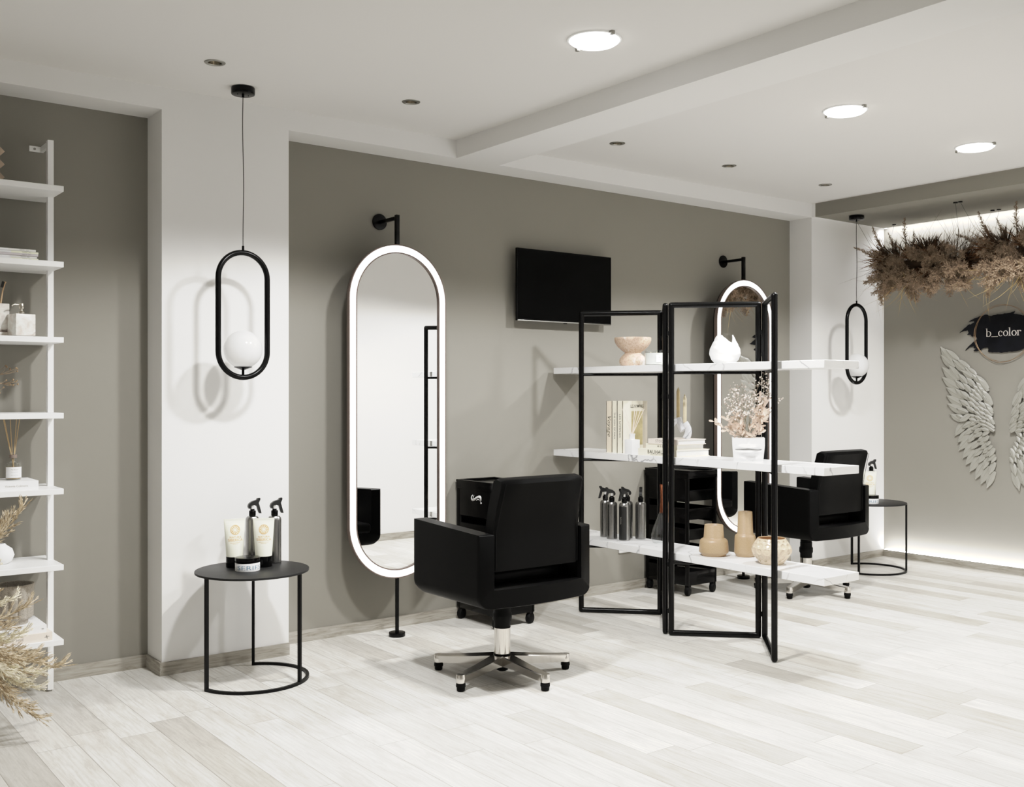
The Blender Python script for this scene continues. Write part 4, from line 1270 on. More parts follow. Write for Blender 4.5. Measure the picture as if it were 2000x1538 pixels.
part('twigs', st, M_['seed'], tw, sharp=None); part('seed_heads', sd, M_['seed'], tw)
# fifth board: book and diffuser
TZ5 = TZs[4]
bk = thing('flat_book', 'white book lying under the glass reed diffuser', 'book', (.906, 4.738, TZ5))
part('cover', MB().box(-.13, .13, -.098, -.095, 0, .037).box(-.13, .13, -.095, .10, 0, .003).box(-.13, .13, -.095, .10, .034, .037), M_['bookwhite'], bk)
part('pages', MB().box(-.127, .127, -.095, .096, .003, .034), M_['pages'], bk)
text_part('Victoria Colmont', .0125, lambda x, y: (.045 + x, -.0985, .0175 + y), M_['greyink'], bk)
z5 = TZ5 + .0372
t = thing('reed_diffuser', 'clear glass reed diffuser with taupe collar and brown reeds on a white book', 'diffuser', (.958, 4.738, z5))
gp = [(.029, 0), (.0315, .003), (.0315, .062), (.028, .072), (.014, .078), (.0125, .084), (.0125, .110), (.0145, .114)]
part('glass_bottle', MB().lathe(gp + [(r - .0018, z) for r, z in reversed(gp)] + [(.026, .004), (0, .004)], 40), M_['glass'], t)
part('oil', MB().cyl(.0292, .0045, .055, 36), M_['amber'], t)
part('collar', MB().lathe([(.0128, .092), (.0150, .093), (.0150, .106), (.0128, .107)], 28, cap=False), M_['collar'], t)
vs = []; fs = []
for i in range(21):
    a = R(270) - R(70) + R(140) * i / 20
    for z in (.010, .055): vs.append((.0319 * math.cos(a), .0319 * math.sin(a), z))
for i in range(20): fs.append((2 * i, 2 * i + 1, 2 * i + 3, 2 * i + 2))
lb = part('bottle_label', MB().add(vs, fs), M_['paper'], t, recalc=False)
mb = MB()
for z, w in ((.045, .9), (.042, .7), (.034, .8), (.020, .9)):
    n = 14
    for i in range(n):
        if i % 5 == 4: continue
        a0 = R(270) - w / 2 + w * i / n; a1 = a0 + w / n * .7
        mb.add([(.0322 * math.cos(a), .0322 * math.sin(a), zz) for a, zz in ((a0, z), (a1, z), (a1, z + .0013), (a0, z + .0013))], [(0, 1, 2, 3)])
part('fine_print', mb, M_['greyink'], lb, sharp=None, recalc=False)
for dx, dy in ((-.040, .0), (-.034, .01), (-.014, -.01), (.016, .012), (.025, .0)):
    part('reed', MB().tube([(-dx * .25, -dy, .012), (dx, dy, .268 if dx < .02 else .255)], .0015, 6), M_['woodwick'], t)
# sixth board: small white round vase
t = thing('round_vase', 'round white vase half hidden behind the pampas grass', 'vase', (.915, 4.79, TZs[5]))
part('body', MB().lathe([(0, 0), (.032, 0), (.05, .014), (.058, .036), (.05, .062), (.026, .080), (.022, .086), (.018, .084), (.03, .06), (0, .02)], 40, cap=False), M_['ceramicw'], t, sharp=60)
# seventh board: two books and ribbed pot
TZ7 = TZs[6]
def shelf_book(lab, x1, y0, z0, h, m):
    t = thing('flat_book', lab, 'book', (x1 - .14, y0 + .11, z0), 0, 'two books under the ribbed pot')
    part('cover', MB().box(-.14, .14, -.11, -.107, 0, h).box(-.14, .14, -.107, .11, 0, .003).box(-.14, .14, -.107, .11, h - .003, h), m, t)
    part('pages', MB().box(-.137, .137, -.107, .106, .003, h - .003), M_['pages'], t)
    return t
b = shelf_book('pinkish beige book at the bottom under the ribbed pot', 1.086, 4.618, TZ7, .0355, M_['bookpink'])
q = MB()
for r in (0, PI / 2): q.add([(.118 + math.cos(r + k) * rr, -.1105, .018 + math.sin(r + k) * rr * .8) for rr in (.010,) for k in (0, .35, PI, PI + .35)], [(0, 1, 2, 3)])
part('emblem', q, M_['greyink'], b, sharp=None, recalc=False)
text_part('ARCHIVE', .014, lambda x, y: (.0 + x, -.1106, .0178 + y), M_['greyink'], b)
b = shelf_book('white book with upside down title on top under the ribbed pot', 1.066, 4.632, TZ7 + .0357, .0305, M_['bookwhite'])
text_part('BRUCE DAVIDSON', .0125, lambda x, y: (.010 - x, -.1106, .0125 - y), M_['ink'], b, bold=.0003)
text_part('PHOTOGRAPHS', .0055, lambda x, y: (.015 - x, -.1106, .0235 - y), M_['greyink'], b)
text_part('II', .013, lambda x, y: (.124 + y, -.1106, .0155 + x), M_['ink'], b)
t = thing('ribbed_pot', 'grey speckled stoneware pot with broad ribs standing on two books', 'pot', (.962, 4.735, TZ7 + .0664))
seg = 160; prof = [(.052, 0, 0), (.053, .002, 0), (.054, .018, 0), (.070, .026, .3), (.074, .034, 1), (.0745, .145, 1), (.077, .152, .3), (.0785, .160, 0), (.0785, .166, 0), (.076, .169, 0), (.070, .166, 0), (.066, .03, 0), (.0, .02, 0)]
vs = []; fs = []
for (r, z, rib) in prof:
    for i in range(seg):
        a = 2 * PI * i / seg; f = abs(math.sin(a * 6.0))
        rr = max(1e-5, r - rib * .0085 * (1 - f ** .6)); vs.append((rr * math.cos(a), rr * math.sin(a), z))
for k in range(len(prof) - 1):
    for i in range(seg):
        j = (i + 1) % seg; fs.append((k * seg + i, k * seg + j, (k + 1) * seg + j, (k + 1) * seg + i))
fs.append(tuple(range(seg)))
part('body', MB().add(vs, fs), M_['concrete'], t, sharp=50)

# ================================================================== PLUMES
def plume_mesh(name, L, W, seed, m, bend=.3, nb=46, ns=9, fin=1.0, stemlen=0.0, lean=.55):
    """feathery seed head: main axis along +z bending to +x, branchlets carrying fine blades"""
    rs = random.getstate(); random.seed(seed)
    mb = MB(); mb_axis = []
    def ax(q): return Vector((bend * L * q * q, 0, L * q * (1 - .25 * bend * q)))
    mb.tube([ax(i / 8) for i in range(9)], .0016, 4)
    for i in range(nb):
        q = .10 + .90 * (i / nb) + random.uniform(-.01, .01)
        p = ax(q); tn = (ax(min(1, q + .02)) - ax(q - .02)).normalized()
        a = random.uniform(0, 2 * PI)
        o = tn.orthogonal().normalized(); rad = (Matrix.Rotation(a, 3, tn) @ o)
        env = (math.sin(min(1, q * 1.6) * PI / 2) * max(0, 1 - q) ** .62 + .10)
        bl = W * env * random.uniform(.75, 1.15) * 1.5
        d = (tn * lean + rad * (1 - lean)).normalized()
        droop = Vector((0, 0, -bl * .18))
        for s in range(ns):
            f = (s + .4) / ns
            b = p + d * bl * f + droop * f * f
            dd = (d * .7 + Vector((random.gauss(0, 1), random.gauss(0, 1), random.gauss(0, 1))) * .42).normalized()
            mb.blade(b, dd, bl * .34 * fin * random.uniform(.6, 1.2), .0028 * fin, droop * .3, 2)
    random.setstate(rs)
    return mb.mesh(name, m, None, False)
def silky_plume(name, L, seed, m, bend):
    """long pampas head: overlapping side sprays that sweep forward along the bending axis"""
    rs = random.getstate(); random.seed(seed); mb = MB()
    def ax(q): return Vector((bend * L * q * q, 0, L * q * (1 - .25 * bend * q)))
    mb.tube([ax(i / 10) for i in range(11)], .0017, 5)
    for i in range(60):
        q = .06 + .88 * i / 60
        p = ax(q); tn = (ax(q + .03) - ax(q - .03)).normalized(); a = random.uniform(0, 2 * PI)
        rad = Matrix.Rotation(a, 3, tn) @ tn.orthogonal().normalized()
        sl = L * (.34 - .16 * q) * random.uniform(.7, 1.1)
        d = (tn + rad * random.uniform(.25, .62)).normalized()
        sag = Vector((0, 0, -1)) * sl * .22
        for s in range(18):
            f = s / 18
            b = p + d * sl * f * .8 + sag * f * f
            dd = (d + rad * random.gauss(0, .10) + Vector((random.gauss(0, 1), random.gauss(0, 1), random.gauss(0, 1))) * .16).normalized()
            mb.blade(b, dd, sl * .30 * random.uniform(.6, 1.1), .0026, sag * .25, 2)
    random.setstate(rs)
    return mb.mesh(name, m, None, False)
def tuft_mesh(name, L, n, spread, seed, m, w=.003, curl=.25):
    rs = random.getstate(); random.seed(seed); mb = MB()
    for i in range(n):
        a = random.uniform(0, 2 * PI); s = spread * math.sqrt(random.random())
        d = Vector((math.cos(a) * s, math.sin(a) * s, 1)).normalized()
        l = L * random.uniform(.6, 1.05)
        mb.blade(Vector((d.x * .01, d.y * .01, 0)), d, l, w * random.uniform(.6, 1.2), Vector((random.gauss(0, 1), random.gauss(0, 1), random.gauss(0, .6) - .4)) * curl * l, 4)
    random.setstate(rs)
    return mb.mesh(name, m, None, False)
def aim(d, roll=0.0):
    return (Vector(d).to_track_quat('Z', 'X') @ Euler((0, 0, roll)).to_quaternion())
def put(name, me, parent, loc, d, roll=0.0, sc=1.0):
    o = obj(name, me, parent, loc)
    o.rotation_mode = 'QUATERNION'; o.rotation_quaternion = aim(d, roll); o.scale = (sc, sc, sc)
    return o

# floor pampas, its vase stands just left of the frame
PV = (.690, 4.215, 0)
t = thing('floor_vase', 'tall sand coloured floor vase holding pampas grass beside the white shelf', 'vase', PV)
part('body', MB().lathe([(0, 0), (.075, 0), (.09, .03), (.105, .18), (.095, .32), (.06, .42), (.045, .47), (.05, .50), (.042, .50), (.038, .46), (.05, .40), (0, .05)], 48, cap=False), M_['concrete'], t, sharp=60)
pg = thing('pampas_grass', 'straw coloured pampas plumes spilling out at the left edge over the lower shelves', 'pampas grass', (PV[0], PV[1], .46))
PM = [silky_plume('pampas_plume', .33, 31, M_['pampas'], .35), silky_plume('pampas_plume', .30, 32, M_['pampas2'], .5), silky_plume('pampas_plume', .36, 33, M_['pampas'], .6)]
rnd = random.Random(3)
def arm(tip, hd, k, L=.33):
    """stem from the vase mouth to where the plume starts, plume pointing to the tip"""
    tip = Vector((tip[0] * .80 - .012, tip[1], tip[2])); hd = Vector(hd).normalized()
    st = tip - hd * L * .95
    mb = MB().tube([Vector((0, 0, 0)), Vector((st.x * .35, st.y * .35, max(.06, st.z * .6 + .07))), st], .0022, 5)
    s = part('stem', mb, M_['stem'], pg, sharp=None)
    o = put('plume', PM[k % 3], pg, st, hd, rnd.uniform(-.5, .5), L / .33)
for (tip, hd, k, L) in (((.235, .06, .40), (.55, .1, .75), 0, .30), ((.26, .02, .375), (.75, .1, .62), 1, .28), ((.30, .08, .285), (.95, .1, .22), 0, .31), ((.305, .04, .245), (1, .1, .05), 2, .30), ((.19, .02, .345), (.6, .1, .7), 2, .3),
                        ((.20, .0, .19), (.9, 0, .1), 1, .27), ((.16, .05, .27), (.6, .2, .6), 0, .25), ((.16, -.02, .10), (.9, 0, -.3), 1, .25), ((.12, .02, .30), (.3, .1, .9), 2, .28),
                        ((.225, -.02, -.06), (.85, 0, -.5), 1, .30), ((.285, .0, -.265), (.72, 0, -.72), 0, .33), ((.29, .02, -.355), (.65, 0, -.78), 2, .33), ((.25, -.04, -.17), (.85, 0, -.5), 1, .3),
                        ((.225, -.03, -.385), (.42, 0, -.9), 1, .31), ((.17, -.05, -.40), (.2, 0, -.97), 0, .32), ((.20, .02, -.28), (.55, 0, -.8), 2, .3), ((.15, -.03, -.19), (.7, 0, -.7), 1, .26), ((.11, -.06, -.40), (.05, 0, -1), 2, .3),
                        ((.13, .0, .36), (.45, 0, .9), 0, .3), ((.15, -.04, .30), (.7, 0, .7), 2, .3), ((.10, -.06, .24), (.6, 0, .8), 1, .3), ((.14, -.04, .12), (.9, 0, .3), 2, .28), ((.13, -.08, .02), (.9, 0, -.1), 1, .28), ((.17, -.06, -.12), (.8, 0, -.5), 0, .3), ((.16, -.08, -.33), (.3, 0, -.95), 1, .3), ((.19, -.06, -.26), (.5, 0, -.85), 0, .3), ((.14, -.09, -.24), (.4, 0, -.9), 2, .3), ((.21, -.05, -.11), (.85, 0, -.45), 2, .3), ((.18, -.05, .03), (.9, 0, .15), 0, .28), ((.22, .0, .30), (.7, 0, .6), 1, .3), ((.17, -.05, .22), (.75, 0, .55), 0, .3), ((.24, -.02, -.33), (.55, 0, -.83), 1, .33),
                        ((.13, -.05, -.02), (.95, 0, -.2), 0, .24), ((.205, -.03, -.20), (.75, 0, -.6), 0, .28), ((.25, .05, -.22), (.8, 0, -.55), 1, .3), ((.1, .0, .16), (.8, 0, .5), 2, .22)):
    arm(tip, hd, k, L)

# ================================================================== WINGS

FE = [(0,0.479,1.652,0.395,1.532),(0,0.438,1.631,0.346,1.543),(0,0.477,1.59,0.373,1.489),(0,0.382,1.553,0.286,1.458),(0,0.348,1.554,0.26,1.482),
(0,0.468,1.499,0.355,1.387),(0,0.413,1.513,0.328,1.397),(0,0.288,1.496,0.218,1.415),(0,0.266,1.493,0.205,1.431),(0,0.47,1.422,0.337,1.329),
(0,0.438,1.345,0.293,1.26),(0,0.436,1.283,0.306,1.209),(0,0.427,1.221,0.288,1.15),(0,0.406,1.144,0.313,1.091),(1,0.335,1.448,0.271,1.365),
(1,0.31,1.469,0.22,1.411),(1,0.359,1.395,0.29,1.327),(1,0.359,1.336,0.293,1.264),(1,0.299,1.378,0.238,1.302),(1,0.273,1.42,0.212,1.344),
(1,0.223,1.442,0.179,1.373),(1,0.201,1.437,0.115,1.327),(1,0.184,1.418,0.115,1.31),(1,0.321,1.321,0.251,1.249),(1,0.328,1.255,0.251,1.199),
(1,0.35,1.187,0.262,1.151),(1,0.353,1.141,0.299,1.11),(2,0.233,1.337,0.188,1.273),(2,0.218,1.365,0.173,1.296),(2,0.194,1.383,0.151,1.318),
(2,0.175,1.352,0.13,1.281),(2,0.188,1.333,0.143,1.264),(2,0.249,1.306,0.199,1.245),(2,0.205,1.31,0.156,1.242),(2,0.26,1.274,0.203,1.229),
(2,0.26,1.243,0.203,1.195),(2,0.277,1.205,0.207,1.156),(2,0.214,1.277,0.16,1.237),(2,0.218,1.239,0.16,1.196),(2,0.214,1.17,0.16,1.129),
(2,0.262,1.142,0.199,1.118),(2,0.257,1.113,0.19,1.087),(3,0.175,1.241,0.117,1.184),(3,0.218,1.206,0.164,1.167),(3,0.179,1.206,0.126,1.159),
(3,0.175,1.171,0.121,1.126),(3,0.21,1.135,0.151,1.104),(3,0.166,1.133,0.109,1.101),(3,0.145,1.329,0.081,1.211),(3,0.141,1.289,0.085,1.203),
(3,0.128,1.231,0.075,1.166),(4,0.132,1.188,0.075,1.131),(4,0.132,1.148,0.071,1.108),(4,0.094,1.128,0.059,1.069),(4,0.162,1.102,0.104,1.07),
(4,0.107,1.203,0.071,1.147),(4,0.321,1.084,0.244,1.14),(0,0.37,0.972,0.271,1.093),(0,0.346,0.924,0.253,1.018),(0,0.337,0.865,0.236,0.98),
(0,0.306,0.809,0.21,0.931),(0,0.282,0.762,0.188,0.878),(0,0.251,0.711,0.171,0.829),(0,0.207,0.66,0.136,0.793),(0,0.166,0.625,0.098,0.762),
(0,0.119,0.601,0.069,0.731),(1,0.306,1.035,0.21,1.09),(1,0.29,0.987,0.205,1.048),(1,0.262,0.927,0.197,1.007),(1,0.242,0.877,0.171,0.949),
(1,0.216,0.826,0.149,0.896),(1,0.181,0.778,0.128,0.86),(1,0.145,0.734,0.104,0.832),(1,0.096,0.704,0.062,0.797),(2,0.244,1.053,0.184,1.095),
(2,0.231,1.022,0.175,1.062),(2,0.218,0.998,0.158,1.039),(2,0.21,0.969,0.149,1.01),(2,0.188,0.94,0.128,0.982),(2,0.177,0.912,0.115,0.96),
(2,0.166,0.881,0.109,0.929),(2,0.149,0.852,0.088,0.905),(2,0.128,0.829,0.071,0.881),(2,0.107,0.799,0.058,0.855),(2,0.081,0.788,0.051,0.839),
(3,0.203,1.078,0.145,1.108),(3,0.19,1.049,0.141,1.079),(3,0.175,1.018,0.132,1.048),(3,0.149,0.979,0.1,1.024),(3,0.132,0.938,0.103,0.989),
(3,0.119,0.906,0.088,0.948),(3,0.107,0.877,0.077,0.92),(3,0.094,0.828,0.06,0.9),(4,0.162,1.099,0.107,1.076),(4,0.162,1.074,0.104,1.051),
(4,0.158,1.037,0.096,1.024),(4,0.119,1.092,0.058,1.04),(4,0.117,1.059,0.057,1.02),(4,0.115,1.117,0.06,1.069)]
def feather(mb, tip, base, d0, curve):
    """leaf shaped relief feather in the wall plane (u, z); d grows away from the wall"""
    tip = Vector(tip); base = Vector(base); ax = tip - base; L = ax.length; ax /= L; nr = Vector((-ax.y, ax.x))
    w = max(.013, .168 * L + .0045)
    n = 10; vs = []; fs = []
    for i in range(n + 1):
        q = i / n
        prof = (math.sin(PI * min(1, q * .80 + .16)) ** .85) if q < .999 else 0
        prof = prof * (1 - q ** 7) if q > .5 else prof
        c = base + ax * L * q + nr * (curve * L * (q * q - q))
        d = d0 + .010 * q - .004 * (q > .9) * (q - .9) * 10
        for s_, dd in ((-1, -.0045), (-.55, .0), (-.06, .0022), (0, .0052), (.06, .0022), (.55, .0), (1, -.0045)):
            p = c + nr * (w * prof * s_); vs.append((p.x, d + dd, p.y))
        # skirt back to the wall side
    for i in range(n):
        for k in range(6):
            fs.append((i * 7 + k, i * 7 + k + 1, (i + 1) * 7 + k + 1, (i + 1) * 7 + k))
    o = len(vs)
    for i in range(n + 1):
        for k in (0, 6):
            x, d, z = vs[i * 7 + k]; vs.append((x, d - .0045, z))
    for i in range(n):
        fs.append((i * 7, (i + 1) * 7, o + 2 * i + 2, o + 2 * i)); fs.append((i * 7 + 6, o + 2 * i + 1, o + 2 * i + 3, (i + 1) * 7 + 6))
    mb.add(vs, fs)
WC = 3.763
def wing(sign, lab):
    cu = sign * .27
    t = thing('wall_wing', lab, 'wall decoration', (XR, WC + cu, 1.08), 0, 'pair of feathered wings')
    cnt = 0
    for li, tu, tz, bu, bz in FE:
        mb = MB(); rr = random.Random(cnt); cnt += 1
        tp = (sign * tu - cu, tz - 1.08); bp = (sign * bu - cu, bz - 1.08)
        q = MB(); feather(q, tp, bp, .014 + .0050 * li + rr.uniform(0, .0022), .10 * sign * (1 if tz > 1.06 else -1))
        mb.add([(-d, u, z) for (u, d, z) in q.v], q.f)
        part('feather', mb, M_['wing'], t, sharp=28)
    return t
wing(1, 'silvery grey feathered wing relief on the left of the end wall')
wing(-1, 'silvery grey feathered wing relief cut off by the right edge of the picture')

# ================================================================== SIGN
SY, SZ = 3.763, 1.73
sg = thing('wall_sign', 'dark navy brush stroke sign with thin gold ring and pale lettering on the end wall', 'sign', (XR, SY, SZ))
K = [(0.331, 1.747), (0.297, 1.779), (0.264, 1.805), (0.215, 1.821), (0.219, 1.831), (0.239, 1.829), (0.262, 1.825), (0.239, 1.841), (0.174, 1.865), (0.134, 1.874), (0.098, 1.862), (0.034, 1.87), (-0.055, 1.876), (-0.063, 1.881), (-0.086, 1.885), (-0.074, 1.869), (-0.109, 1.861), (-0.151, 1.851), (-0.196, 1.856), (-0.251, 1.838), (-0.318, 1.819), (-0.347, 1.799), (-0.296, 1.787), (-0.332, 1.766), (-0.372, 1.742), (-0.307, 1.727), (-0.27, 1.717), (-0.325, 1.692), (-0.296, 1.667), (-0.233, 1.651), (-0.27, 1.631), (-0.214, 1.622), (-0.151, 1.615), (-0.101, 1.599), (-0.063, 1.595), (-0.04, 1.597), (0.011, 1.589), (0.046, 1.594), (0.082, 1.594), (0.114, 1.602), (0.108, 1.618), (0.114, 1.631), (0.14, 1.63), (0.162, 1.619), (0.186, 1.61), (0.215, 1.607), (0.225, 1.614), (0.205, 1.627), (0.223, 1.635), (0.219, 1.645), (0.248, 1.642), (0.287, 1.614), (0.256, 1.65), (0.215, 1.684), (0.194, 1.695), (0.199, 1.713), (0.239, 1.721), (0.246, 1.731), (0.272, 1.732), (0.26, 1.745), (0.268, 1.765), (0.297, 1.761)]
rr = random.Random(2); K2 = []
for a, b in zip(K, K[1:] + K[:1]):
    K2.append(a); d = math.hypot(b[0] - a[0], b[1] - a[1])
    n = int(d / .010)
    for i in range(1, n):
        f = i / n; K2.append((a[0] + (b[0] - a[0]) * f + rr.gauss(0, .0016), a[1] + (b[1] - a[1]) * f + rr.gauss(0, .0016)))
mb = MB().prism(K2, lambda u, v, d: (-d, u, v - SZ), .012, .016)
part('brush_stroke', mb, M_['navy'], sg, sharp=20)
for off_, amp, ph in ((0, .003, 0), (.0035, .0035, 2.1), (-.003, .003, 4.0)):
    pts = [(-.021 - .0015 * math.sin(9 * a + ph), (.2055 + off_ + amp * math.sin(3 * a + ph)) * math.cos(a) + .004, (.2055 + off_ + amp * math.sin(5 * a + ph)) * math.sin(a)) for a in [2 * PI * i / 90 for i in range(90)]]
    part('gold_ring', MB().tube(pts, .0013, 6, closed=True), M_['ringgold'], sg)
def ltr(name, polys, hole=None):
    mb = MB()
    for p in polys:
        if isinstance(p, tuple) and p[0] == 'ring':
            _, cx, cy, rx, ry, tx, ty, a0, a1 = p
            n = 40; vs = []
            for i in range(n + 1):
                a = a0 + (a1 - a0) * i / n
                vs += [(-.0168, -(cx + rx * math.cos(a)), cy + ry * math.sin(a)), (-.0168, -(cx + (rx - tx) * math.cos(a)), cy + (ry - ty) * math.sin(a))]
            mb.add(vs, [(2 * i, 2 * i + 1, 2 * i + 3, 2 * i + 2) for i in range(n)])
        else:
            mb.add([(-.0168, -u, v) for u, v in p], [tuple(range(len(p)))])
    part(name, mb, M_['letter'], sg, sharp=None, recalc=False)
def rect(a, b, c, d): return [(a, c), (b, c), (b, d), (a, d)]
BZ = -.0190; XH = .0375; AS = .0600; T1 = .0072
def stem(x, top, foot=True, flag=True):
    p = [rect(x, x + T1, BZ, BZ + top)]
    if flag: p.append([(x - .0065, BZ + top - .0025), (x + T1, BZ + top + .0015), (x + T1, BZ + top - .006), (x, BZ + top - .006)])
    if foot: p.append(rect(x - .0055, x + T1 + .0055, BZ, BZ + .0028))
    return p
ltr('letter', stem(-.124, AS, False) + [('ring', -.1075, BZ + XH / 2, .0195, XH / 2 + .0008, .0074, .0026, -2.5, 2.5)])
ltr('letter', [rect(-.087, -.038, BZ - .0035, BZ - .0002)])
ltr('letter', [('ring', -.0185, BZ + XH / 2, .0175, XH / 2 + .0008, .0074, .0026, .85, 2 * PI - .75), arc(-.0085, BZ + XH * .80, .0042, 0, 2 * PI, 14)[:-1]])
ltr('letter', [('ring', .0185, BZ + XH / 2, .0185, XH / 2 + .0008, .0072, .0026, 0, 2 * PI)])
ltr('letter', stem(.0445, AS))
ltr('letter', [('ring', .0795, BZ + XH / 2, .0185, XH / 2 + .0008, .0072, .0026, 0, 2 * PI)])
ltr('letter', stem(.1045, XH) + [('ring', .1215, BZ + XH - .0115, .0115, .0118, .0040, .0034, .75, 2.6), arc(.1272, BZ + XH - .0055, .0040, 0, 2 * PI, 14)[:-1]])

# ================================================================== HANGING DRIED CLOUDS
CP = [plume_mesh('reed_plume', .20, .050, 41, M_['plumebr'], .15, 60, 11, 1.15, lean=.52), plume_mesh('reed_plume', .17, .052, 42, M_['plumebr'], .3, 60, 11, 1.15, lean=.48), plume_mesh('reed_plume', .20, .026, 43, M_['plumebr'], .12, 60, 9, 1.15, lean=.62)]
TF = [tuft_mesh('dried_grass_tuft', .20, 120, .60, 51, M_['tuftbr'], .0042, .22), tuft_mesh('dried_grass_tuft', .17, 110, .60, 52, M_['tuftdk'], .0048, .18), tuft_mesh('dried_grass_tuft', .22, 36, .55, 53, M_['tuftdk'], .0024, .45)]
GS = [tuft_mesh('golden_grass', .33, 13, .55, 61, M_['grassgold'], .0026, .42), tuft_mesh('golden_grass', .27, 14, .6, 62, M_['grassgold'], .0024, .5)]
def cloud(loc, lab):
    t = thing('hanging_flower_cloud', lab, 'dried flowers', loc, 0, 'hanging dried grass arrangements')
    core = MB().sphere((0, 0, 0), 1, 24, 14, (.050, .30, .045))
    part('moss_core', core, M_['tuftdk'], t)
    rn = random.Random(9)
    # the front faces the room (-x); +y is the left end as seen from the room
    for k in range(76):
        y = rn.uniform(-.34, .31); a = rn.uniform(-1.7, .75)
        if k % 3 == 0: a = rn.uniform(-1.2, .1)
        if rn.random() < .16: a = PI - a
        d = Vector((-math.cos(a), rn.gauss(0, .35) + y * .9, math.sin(a)))
        p = Vector((-.05 * math.cos(a), y, -.015 + .06 * math.sin(a)))
        put('plume', CP[k % 2], t, p, d, rn.uniform(0, 6), rn.uniform(.8, 1.05) * (1.22 if a < -.3 else 1.0))
    for k in range(16):
        a = rn.uniform(.55, 1.5); y = rn.uniform(-.30, .30)
        put('plume', CP[k % 2], t, (-.03, y, .0), (-math.cos(a), rn.gauss(0, .4), math.sin(a)), rn.uniform(0, 6), rn.uniform(.6, .8))
    for (y, z, d, s) in ((.37, .06, (-.15, .75, .62), 1.1), (.30, .08, (-.1, .42, .95), 1.25), (.21, .07, (-.1, .22, .95), 1.0), (.13, .09, (-.05, .02, 1), 1.3), (.07, .07, (0, -.05, 1), .9), (.24, .05, (-.3, .5, .7), .95), (-.30, .03, (-.3, -.8, .4), .9)):
        put('plume', CP[2], t, (-.02, y, z), d, rn.uniform(0, 6), s)
    for (y, z, d, k, s) in ((.30, .07, (-.35, .80, .50), 0, 1.1), (.26, .02, (-.55, .70, .15), 0, 1.05), (.30, -.02, (-.3, .95, -.05), 1, .95), (.22, .08, (-.2, .35, .9), 1, 1.0), (.06, .05, (-.6, -.1, .55), 0, .95), (-.02, .06, (-.3, .15, .9), 1, 1.1), (-.06, .07, (-.1, -.1, 1), 1, 1.15), (-.1, .05, (-.4, -.3, .8), 0, .9),
                            (-.20, .05, (-.2, -.35, .9), 2, 1.0), (-.15, .06, (-.1, -.15, 1), 2, 1.1), (-.28, .05, (-.2, -.55, .8), 2, 1.1), (-.35, .03, (-.2, -.9, .45), 2, 1.1), (-.34, 0, (-.3, -1, .15), 1, .95), (-.36, -.02, (-.3, -1, -.1), 0, .9), (-.30, -.05, (-.4, -.8, -.4), 0, .85), (-.36, .0, (0, -1, .3), 2, 1.0),
                            (.10, -.05, (-.4, .15, -.85), 0, 1.0), (.02, -.06, (-.4, -.1, -.9), 0, 1.05), (-.08, -.06, (-.35, -.25, -.85), 0, .95), (.16, -.06, (-.2, .3, -.9), 1, .9), (.08, .05, (.4, 0, .8), 1, 1.0), (-.15, .0, (.8, 0, .3), 0, 1.0), (.15, 0, (.8, .2, -.2), 0, 1.0), (.34, .0, (-.1, 1, .2), 2, .9), (.05, .06, (-.2, .1, 1), 2, 1.1)):
        put('grass_tuft', TF[k], t, Vector((-.02, y, z)) - Vector(d).normalized() * .055, d, rn.uniform(0, 6), s * 1.15)
    for (y, d, k, s) in ((.26, (-.3, .55, -.8), 0, 1.1), (.20, (-.4, .3, -.9), 1, 1.15), (.13, (-.3, .15, -1), 0, 1.1), (.06, (-.35, -.1, -1), 0, 1.2), (.10, (-.2, .1, -1), 1, 1.2), (-.16, (-.3, -.05, -1), 1, 1.0), (-.24, (-.3, -.2, -1), 0, .95), (-.30, (-.2, -.4, -.9), 1, .9), (.16, (0, .2, -1), 0, 1.0)):
        put('golden_grass', GS[k], t, (-.03, y, -.05), d, rn.uniform(0, 6), s)
    x0, y0, z0 = loc
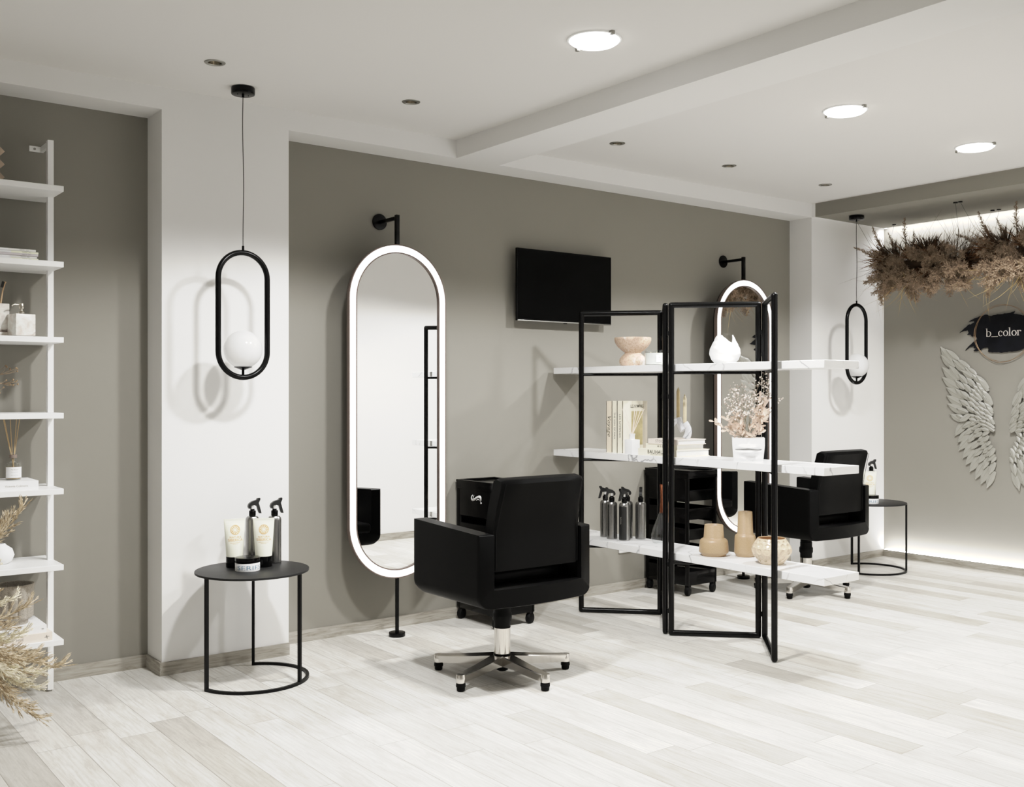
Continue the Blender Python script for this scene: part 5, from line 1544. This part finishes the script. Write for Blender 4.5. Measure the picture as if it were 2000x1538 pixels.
    for dx, dy, ax_, ay in ((-.254, .400, -.02, .330), (.247, .392, .02, .330), (-.254, -.390, -.02, -.300), (.247, -.386, .02, -.300)):
        w = part('hanging_wire', MB().tube([(ax_, ay, .02), (dx, dy, ZS - z0 - .004)], .0011, 6), M_['wire'], t)
        part('ceiling_mount', MB().cyl(.0145, ZS - z0 - .008, ZS - z0 - .0003, 20, (dx, dy, 0)), M_['blackmatte'], w)
    return t
c1 = cloud((6.93, 4.150, 2.245), 'hanging cloud of dried brown grasses and plumes beside the far pendant')
dup(c1, 'hanging cloud of dried brown grasses and plumes at the right edge, above the sign', (6.93, 3.325, 2.245))

# ================================================================== CAMERA, WORLD, VIEW
cam = bpy.data.cameras.new('camera'); co = bpy.data.objects.new('camera', cam); C.objects.link(co)
co.location = (0, 0, 1.3); co.rotation_euler = (PI / 2, 0, -R(90 - 52.7041))
cam.sensor_fit = 'HORIZONTAL'; cam.sensor_width = 36.0; cam.lens = 36.0 * 2009.8 / 2000
cam.shift_y = (767.7 - 769.0) / 2000; cam.clip_start = .05
sc = bpy.context.scene; sc.camera = co
w = bpy.data.worlds.new('world'); sc.world = w; w.use_nodes = True
w.node_tree.nodes['Background'].inputs[0].default_value = (1, .98, .95, 1)
w.node_tree.nodes['Background'].inputs[1].default_value = .05
sc.view_settings.view_transform = 'Standard'; sc.view_settings.look = 'None'
sc.view_settings.exposure = EXPO; sc.view_settings.gamma = 1.0
vs_ = sc.view_settings
vs_.use_curve_mapping = True
cm = vs_.curve_mapping
WL = 2.6
cm.white_level = (WL, WL, WL)
cv = cm.curves[3]
while len(cv.points) < len(TONE): cv.points.new(.5, .5)
for pt, (x, y) in zip(cv.points, TONE): pt.location = (x / WL, y)
cm.update()
cy = sc.cycles
cy.use_denoising = True; cy.max_bounces = 8; cy.diffuse_bounces = 5; cy.glossy_bounces = 4; cy.transmission_bounces = 6; cy.transparent_max_bounces = 8
cy.use_adaptive_sampling = True; cy.adaptive_threshold = .035
cy.caustics_reflective = False; cy.caustics_refractive = False; cy.sample_clamp_indirect = 6.0
